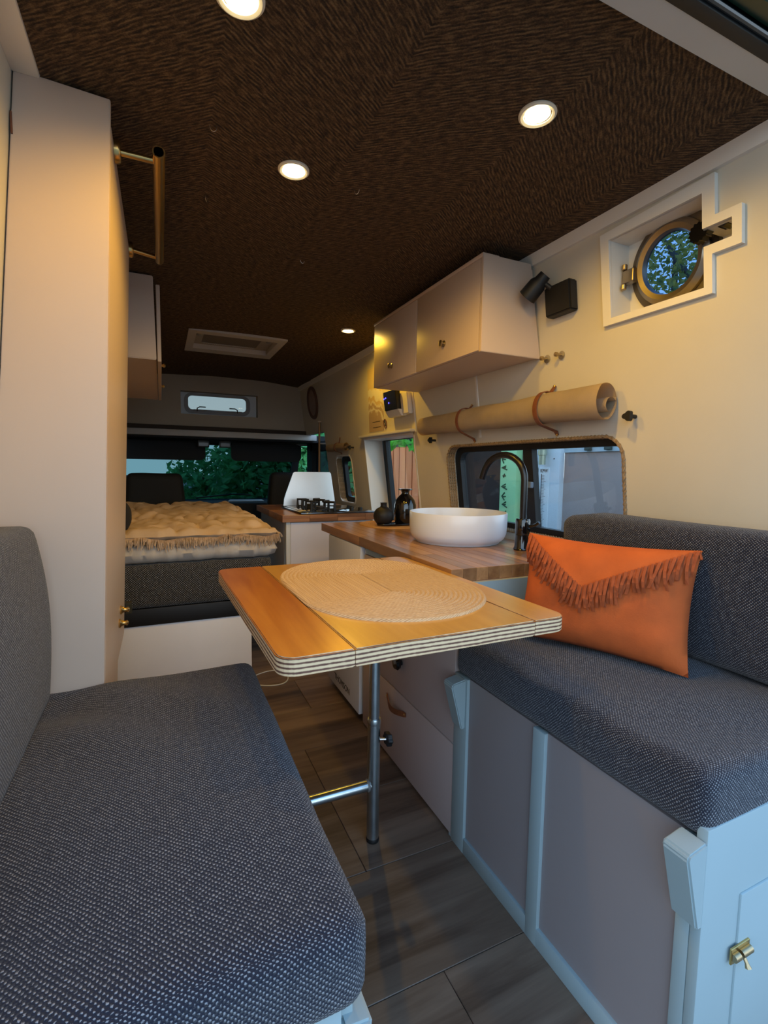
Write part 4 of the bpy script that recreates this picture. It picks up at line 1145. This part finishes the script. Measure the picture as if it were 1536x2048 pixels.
# ---- black wall spot lamp
sl = thing('wall_spotlight', (1.20, 1.275, 1.61), 'square black wall spotlight between cabinet and porthole', 'wall lamp')
finish('base_box', bm_hex([RW(y, z, d_) for z in (1.612, 1.706) for y, d_ in ((1.205, .036), (1.205, .0), (1.318, .0), (1.318, .036))], bevel=.005), BLACK, sl)
hp0 = Vector((XR(1.70)-.050, 1.296, 1.742)); hp1 = Vector((XR(1.64)-.084, 1.352, 1.682))
nb = bm_tube([hp0, hp0.lerp(hp1, .28), hp0.lerp(hp1, .42), hp1], [.019, .022, .029, .031], 24)
finish('lamp_head', nb, BLACK, sl, smooth=.6)
dd = (hp1-hp0).normalized()
finish('reflector', bm_tube([hp1-dd*.001, hp1+dd*.0015], .026, 24), BLACKG, sl)
tube('swivel', [RW(1.29, 1.70, .03), hp0.lerp(hp1, .25)], .008, BLACK, sl, 10)

# ---- two coat pegs
for k, y in enumerate((1.354, 1.286)):
    pg = thing('wall_peg', RW(y, 1.49), ['small brass wall peg touching the cabinet corner', 'small brass wall peg left of the porthole, further from the cabinet'][k], 'peg', 'brass wall pegs')
    lathe('rosette', [(.014, -.0005), (.014, -.003), (.010, -.004)], RW(y, 1.49), plain('worn steel rosette', (.45, .42, .36), .35, .9), pg, 24, 'X')
    lathe('pin', [(.0045, -.003), (.0045, -.020), (.0075, -.022), (.0075, -.030), (.003, -.031)], RW(y, 1.49), ABRASS, pg, 16, 'X')

# ---- rolled canvas blinds with leather straps
def blind(y0, y1, zc_, r0, r1, label, n=14):
    t = thing('rolled_blind', RW((y0+y1)/2, zc_-.05, .05), label, 'blind', 'rolled canvas blinds')
    nb = bmesh.new(); Rg = []; m_ = 46
    def sect(r):
        # spiral scroll in the plane across the roll: (towards aisle, up)
        o = []
        for k in range(m_):
            t_ = k/(m_-1)
            if t_ < .74:
                a = math.radians(200-400*t_/.74)          # outer wrap, opening at the wall side
                o.append((math.cos(a)*r*.86, math.sin(a)*r*1.08))
            else:
                q = (t_-.74)/.26
                a = math.radians(-200-250*q)
                rr = r*(.50-.16*q)
                o.append((-r*.36+math.cos(a)*rr, -r*.24+math.sin(a)*rr*1.1))
        return o
    for j in range(n+1):
        t_ = j/n; y = y0+(y1-y0)*t_; r = r0+(r1-r0)*t_
        r *= 1+.03*noise.noise(Vector((y*9, zc_, 0)))
        sag = .004*noise.noise(Vector((y*5, 7, 0)))
        ring = []
        for k, (a, b) in enumerate(sect(r)):
            wv = .003*noise.noise(Vector((y*14, k*.3, 2)))
            z = zc_+b+sag
            ring.append(nb.verts.new(Vector((XR(zc_)-(r0*.95+.006)-a-wv, y, z+wv))))
        Rg.append(ring)
    for A, B in zip(Rg, Rg[1:]):
        for k in range(m_-1): nb.faces.new((A[k], A[k+1], B[k+1], B[k]))
    ex_ = bmesh.ops.solidify(nb, geom=list(nb.faces), thickness=.0016)
    bmesh.ops.recalc_face_normals(nb, faces=nb.faces)
    finish('canvas', nb, CANVAS, t, smooth=1.0)
    return t
blind(1.066, 2.19, 1.312, .050, .040, 'long rolled beige canvas blind strapped above the rope trimmed window')
blind(3.395, 3.82, 1.255, .026, .026, 'short rolled canvas blind above the small window by the hob', 8)
def wall_strap(y, zt, zb, rollp, width, label):
    t = thing('leather_strap', RW(y, zb, .02), label, 'strap', 'leather blind straps')
    p0 = RW(y, zt, .004); p1 = RW(y, zb, .004)
    pts = [p0.copy()]
    zc_, r_ = rollp; a_, b_ = r_*.86+.006, r_*1.08+.006; dc = r_*.95+.006
    for k in range(15):
        t_ = math.radians(112-185*k/14)
        pts.append(Vector((XR(zc_)-(dc+a_*math.cos(t_)), y, zc_+b_*math.sin(t_))))
    pts.append(RW(y, zb+.012, .010)); pts.append(p1.copy())
    strap('band', pts, (0, 1, 0), width, LEATHER, t, .0032)
    for p in (p0, p1): lathe('rivet', [(.0045, 0), (.0045, -.003), (.002, -.0048)], (p.x-.001, p.y, p.z), BRASS, t, 14, 'X')
wall_strap(1.818, 1.382, 1.224, (1.312, .045), .017, 'brown leather strap on the far half of the long blind')
wall_strap(1.322, 1.392, 1.226, (1.312, .049), .019, 'brown leather strap on the near half of the long blind')
wall_strap(3.585, 1.33, 1.205, (1.255, .027), .018, 'brown leather strap round the short blind by the hob')
for y, z, lab in ((1.012, 1.262, 'black turn knob at the near end of the long blind'), (2.165, 1.245, 'black turn knob at the far end of the long blind'), (3.325, 1.247, 'black turn knob beside the short blind by the hob')):
    kb = thing('turn_knob', RW(y, z), lab, 'knob', 'black blind knobs')
    nb = bm_lathe([(.006, 0), (.006, -.026)], RW(y, z), 12, None, 'X'); 
    finish('shank', nb, BLACK, kb, smooth=.6)
    q = RW(y, z, .026)
    out = [Vector((q.x, y+(.0135+.003*math.cos(3*2*PI*k/30))*math.cos(2*PI*k/30), z+(.0135+.003*math.cos(3*2*PI*k/30))*math.sin(2*PI*k/30))) for k in range(30)]
    finish('grip', bm_prism(out, (-.012, 0, 0)), BLACK, kb, smooth=.6)

# ---- control panel, poster and stickers on the wall beyond the cabinet
cp = thing('control_panel', RW(2.5, 1.40, .03), 'white wall box with black control panel and blue lights', 'control panel')
finish('housing', bm_hex([RW(y, z, d_) for z, y1_ in ((1.400, 2.56), (1.515, 2.56)) for y, d_ in ((2.375, .028), (2.375, .0), (y1_, .0), (y1_, .028))], bevel=.004), WTRIM, cp)
scr = finish('screen', bm_hex([RW(y, z, d_) for z in (1.43, 1.535) for y, d_ in ((2.455, .058), (2.455, .028), (2.615, .028), (2.615, .058))], bevel=.003), plain('black glossy panel', (.006, .006, .008), .3), cp)
finish('cradle', bm_hex([RW(y, z, d_) for z, o in ((1.395, .010), (1.43, .03)) for y, d_ in ((2.45, o+.024), (2.45, .0), (2.62, .0), (2.62, o+.024))], bevel=.003), WTRIM, cp)
for y, z in ((2.583, 1.501), (2.605, 1.498), (2.548, 1.470)):
    lathe('indicator', [(.0042, 0), (.0042, -.002), (.002, -.003)], RW(y, z, .058), emit('blue indicator', (.05, .05, 1.0), 6.0), scr, 12, 'X')

def poster_mat():
    mt, n, l, b = nodes_of('printed map poster')
    t = N(n, 'ShaderNodeTexCoord'); s = N(n, 'ShaderNodeSeparateXYZ'); l.new(t.outputs['Object'], s.inputs[0])
    z = N(n, 'ShaderNodeTexNoise'); z.inputs['Scale'].default_value = 12; z.inputs['Detail'].default_value = 3
    l.new(t.outputs['Object'], z.inputs['Vector'])
    f = math_(n, l, 'ADD', math_(n, l, 'MULTIPLY', s.outputs[2], 2.4), math_(n, l, 'MULTIPLY', z.outputs['Fac'], .42))
    f = math_(n, l, 'ADD', f, math_(n, l, 'MULTIPLY', s.outputs[1], -.5))
    A = (.42, .31, .22); B = (.70, .68, .66); Cc = (.58, .44, .24); D = (.62, .50, .28)
    l.new(ramp(n, l, f, [(.0, A), (.42, A), (.46, B), (.50, A), (.55, A), (.58, B), (.62, Cc), (.66, Cc), (.68, B), (.80, B), (.84, D), (1.0, D)]), b.inputs['Base Color'])
    b.inputs['Roughness'].default_value = .6
    return mt
po = thing('poster', RW(2.87, 1.335), 'printed paper poster with wavy landscape beside the door window', 'poster')
finish('sheet', bm_hex([RW(y, z, d_) for z, a, c in ((1.335, 2.775, 3.0), (1.72, 2.70, 2.93)) for y, d_ in ((a, .003), (a, .0005), (c, .0005), (c, .003))]), poster_mat(), po)
for z in (1.392, 1.358): finish('text_line', bm_hex([RW(y, zz, d_) for zz in (z, z+.0035) for y, d_ in ((2.81, .0036), (2.81, .003), (2.93, .003), (2.93, .0036))]), INK, po)
stk = thing('sticker', RW(2.735, 1.372), 'round red and black prohibition sticker by the poster', 'sticker')
c_ = (2.742, 1.372)
nb = bmesh.new(); bm_tube([RW(c_[0]+.020*math.cos(2*PI*k/28), c_[1]+.026*math.sin(2*PI*k/28), .0025) for k in range(29)], .0028, 6, False, nb)
finish('ring', nb, plain('dark red print', (.12, .03, .03), .6), stk)
nb = bmesh.new()
bm_tube([RW(c_[0]+.014, c_[1]+.016, .0025), RW(c_[0]-.014, c_[1]-.016, .0025)], .002, 6, True, nb)
bm_tube([RW(c_[0], c_[1]+.016, .0025), RW(c_[0]-.003, c_[1], .0025), RW(c_[0]+.006, c_[1]-.014, .0025)], .003, 6, True, nb)
finish('figure', nb, INK, stk)
sk2 = thing('sticker', RW(2.70, 1.46), 'black curl mark sticker between poster and control panel', 'sticker')
nb = bmesh.new()
for cz, r in ((1.485, .011), (1.455, .014)):
    bm_tube([RW(2.698+r*.8*math.cos(2*PI*k/16), cz+r*math.sin(2*PI*k/16), .0025) for k in range(14 if r > .012 else 17)], .0035, 6, False, nb)
finish('curl', nb, INK, sk2)

# ---- round mirror, brass pole near the cab
mr = thing('wall_mirror', RW(4.18, 1.52), 'round wood framed mirror on the far right wall', 'mirror')
nb = bmesh.new(); R = []
for k in range(48):
    a = 2*PI*k/48
    R.append([nb.verts.new(RW(4.18+r*math.cos(a), 1.657+r*math.sin(a), d_)) for r, d_ in ((.112, .004), (.114, .016), (.132, .018), (.139, .010), (.139, .001))])
for k in range(48):
    for i in range(4): nb.faces.new((R[k][i], R[k][i+1], R[(k+1) % 48][i+1], R[(k+1) % 48][i]))
bmesh.ops.recalc_face_normals(nb, faces=nb.faces)
finish('frame', nb, plain('dark wood mirror frame', (.11, .055, .04), .6), mr, smooth=.6)
finish('mirror_disc', bm_prism([RW(4.18+.113*math.cos(2*PI*k/48), 1.657+.113*math.sin(2*PI*k/48), .006) for k in range(48)], (.004, 0, 0)), plain('woven rosy disc', (.30, .21, .18), .5, var=.15, vscale=30), mr)
pole = thing('curtain_pole', (1.205, 4.0, .95), 'thin upright brass pole at the cab opening', 'pole')
tube('rod', [(1.222, 4.0, .93), (1.222, 4.0, 1.475)], .009, plain('dull brass rod', (.26, .17, .10), .5, .5), pole, 12)
lathe('finial', [(.009, 0), (.018, .004), (.018, .010), (.006, .016)], (1.222, 4.0, 1.475), plain('pale finial', (.55, .50, .45), .5), pole, 14)
tube('clip', [(1.222, 4.0, 1.30), (1.290, 3.98, 1.30)], .006, GREYP, pole, 8)

# ---- white cable loop on the floor
cb_ = tube('cable', [Vector((.47+.11*math.cos(a), 2.46+.085*math.sin(a)+.02*math.sin(2*a), .004)) for a in [-2.6+.16*k for k in range(32)]], .003, plain('white cable', (.6, .6, .58), .5), seg=8)
tag(cb_, 'thin white cable looping on the floor in front of the bed', 'cable')

# ================================================================== OUTSIDE
def leaves(nb, c, rad, n, size, rnd, flat=1.0):
    for k in range(n):
        while True:
            q = Vector((rnd.uniform(-1, 1), rnd.uniform(-1, 1), rnd.uniform(-1, 1)))
            if q.length < 1: break
        p = Vector(c)+Vector((q.x*rad[0], q.y*rad[1], q.z*rad[2]))
        d = Vector((rnd.uniform(-1, 1), rnd.uniform(-1, 1), rnd.uniform(-.9, .4))).normalized()
        s = d.orthogonal().normalized(); s = (s*math.cos(k)+d.cross(s)*math.sin(k)); nn = d.cross(s)
        L = size*rnd.uniform(.6, 1.3)
        a = nb.verts.new(p); b = nb.verts.new(p+d*L*.5+s*L*.26+nn*L*.06); e = nb.verts.new(p+d*L); f = nb.verts.new(p+d*L*.5-s*L*.26+nn*L*.06)
        nb.faces.new((a, b, e)); nb.faces.new((a, e, f))
def bush(name, label, blobs, size, mat, seed, trunk, cat='tree', tr=.07):
    rnd = random.Random(seed)
    t = thing(name, (trunk[0], trunk[1], -.60), label, cat)
    nb = bmesh.new()
    for c, rad, n in blobs: leaves(nb, c, rad, n, size, rnd)
    stuff(finish('foliage', nb, mat, t))
    top = Vector(blobs[0][0])
    nb = bm_tube([Vector((trunk[0], trunk[1], -.60)), Vector((trunk[0], trunk[1], .4)).lerp(top, .2), top], [tr, tr*.8, tr*.4], 10)
    for c, rad, n in blobs[1:]: bm_tube([top, Vector(c)], [tr*.5, tr*.2], 8, True, nb)
    finish('trunk', nb, plain('grey bark', (.10, .08, .06), .9, bump=.5, bscale=30), t, smooth=.7)
    return t
bush('hedge_shrub', 'dense dark green shrub seen through the windscreen', [((1.9, 8.4, .9), (1.15, .7, 1.2), 5200), ((2.9, 8.2, .6), (.9, .7, 1.3), 3000), ((1.15, 8.7, .15), (.7, .5, .6), 1400)], .17, LEAFD, 1, (2.0, 8.6))
bush('hedge_shrub', 'lighter leafy shrub left of centre through the windscreen', [((.75, 9.4, .95), (.7, .5, .55), 700), ((.35, 9.8, .35), (.6, .5, .4), 400)], .16, LEAFD, 2, (.8, 9.6))
bush('birch_tree', 'yellow green tree crown seen through the porthole', [((5.2, 3.75, 3.45), (.8, .7, .85), 1500), ((5.0, 3.3, 2.9), (.6, .5, .6), 700), ((5.6, 4.2, 3.9), (.7, .6, .6), 700)], .075, LEAFY, 3, (5.3, 3.8))
bush('branch_bush', 'bright green leaves hanging above the terracotta fence', [((2.64, 5.12, 1.45), (.10, .34, .075), 46), ((2.66, 5.62, 1.46), (.12, .2, .08), 24)], .13, LEAFB, 5, (2.9, 4.45), tr=.02)
bush('dark_shrub', 'dark green ivy along the top of the fence', [((3.15, 5.9, 1.75), (.25, 1.1, .28), 1500), ((3.2, 8.2, 1.3), (.3, 1.2, .5), 1800)], .13, LEAFD, 6, (3.3, 6.0))
fe = thing('garden_fence', (3.0, 6.3, -.6), 'terracotta board fence outside the door window', 'fence')
for k in range(24):
    y = 5.3+.192*k
    finish('board', bm_box(3.0, 3.022, y+.013, y+.179, -.55, 1.40, .003, 1), FENCEM, fe)
for y in (5.4, 7.2, 9.4): box('post', 3.036, 3.11, y, y+.09, -.6, 1.42, FENCEM, fe)
box('gap_shade', 3.026, 3.034, 5.3, 9.9, -.55, 1.39, plain('dark fence backing', (.05, .02, .012), .9), fe)  # dark sheet added behind the boards so their gaps read as shade
box('cap_rail', 2.985, 3.05, 5.3, 9.9, 1.40, 1.435, plain('dark fence cap', (.02, .018, .016), .7), fe)

# neighbour's shed wall behind the rope window
sh = thing('garden_shed', (2.15, 2.4, .04), 'dark brown shed wall with grey board beyond the long window', 'shed')
box('dark_panel', 2.12, 2.16, 2.62, 3.30, 0.04, 2.0, plain('dark maroon board', (.030, .015, .013), .7), sh)
box('taupe_panel', 2.12, 2.16, 1.2, 2.135, 0.04, 1.205, plain('taupe render board', (.42, .32, .29), .8, bump=.3, bscale=30), sh)
box('beige_panel', 2.14, 2.16, 2.36, 2.62, 0.04, 2.0, plain('warm grey board', (.36, .30, .27), .8), sh)
box('top_rail', 2.11, 2.16, 1.2, 2.135, 1.205, 1.30, plain('pale blue grey rail', (.52, .60, .64), .5), sh)
for y in (1.70, 1.82, 1.95): finish('bracket', bm_box(2.09, 2.11, y-.02, y+.02, 1.212, 1.235, .004), plain('dark bracket', (.05, .07, .06), .5), sh)
gp = thing('green_post', (2.08, 2.55, .04), 'pale green post with dark markings outside the long window', 'post')
box('upright', 2.07, 2.12, 2.494, 2.655, 0.04, 2.0, plain('pale green paint', (.46, .86, .42), .6), gp, bevel=.004)
rnd = random.Random(21)
DG = plain('dark green print', (.02, .07, .03), .7)
zz = .72
while zz < 1.22:
    nb = bmesh.new(); h_ = rnd.uniform(.02, .05)
    a, b, c, d_ = [rnd.uniform(-.02, .02) for _ in range(4)]
    y0 = 2.605+(zz-.95)*.05
    bm_tube([(2.069, y0+a-.012, zz), (2.069, y0+b+.01, zz+h_*.5), (2.069, y0+c-.008, zz+h_)], .005, 5, True, nb)
    bm_tube([(2.069, y0-.016, zz+h_*.5), (2.069, y0+.016, zz+h_*.55+d_*.3)], .004, 5, True, nb)
    finish('marking', nb, DG, gp); zz += h_+rnd.uniform(.008, .05)
wb = thing('white_board', (2.06, 2.22, .04), 'pale board with a printed gauge strip outside the long window', 'board')
box('sheet', 2.08, 2.115, 2.130, 2.365, 0.04, 1.9, plain('pale grey blue board', (.74, .80, .84), .5), wb, bevel=.002)
gs = finish('gauge_strip', bm_box(2.072, 2.08, 2.205, 2.292, .68, 1.115, .002), plain('white gauge plastic', (.80, .86, .88), .4), wb)
finish('scale_line', bm_box(2.0705, 2.072, 2.262, 2.267, .70, 1.08), INK, gs)
nb = bmesh.new()
for k in range(40):
    z = .72+.009*k; bm_box(2.0708, 2.0718, 2.240-(.012 if k % 5 == 0 else 0), 2.262, z, z+.002, bm=nb)
finish('graduations', nb, INK, gs)
finish('scale_line', bm_box(2.0705, 2.072, 2.292, 2.296, .68, 1.115), INK, gs)
text('lettering', 'KPW', (2.0712, 2.245, 1.098), (0, -1, 0), (0, 0, 1), .028, INK, gs)
pf = lathe('pipe_fitting', [(.020, 0), (.020, .055), (.026, .056), (.026, .085), (.022, .086), (.024, .110), (.024, .112), (.026, .140), (.026, .30)], (2.045, 2.235, 1.135), plain('brass green fitting', (.50, .54, .40), .35, .6), wb, 20)
for y, z in ((2.335, 1.17), (2.335, 1.06), (2.175, 1.17)): lathe('screw', [(.004, 0), (.004, -.002), (.002, -.003)], (2.08, y, z), INK, wb, 10, 'X')

# the yard structures stand a few metres off
for o in (sh, gp, wb):
    o.location = Vector((0, 0, 1.1)) + (Vector(o.location)-Vector((0, 0, 1.1)))*1.6
    o.scale = (1.6, 1.6, 1.6)
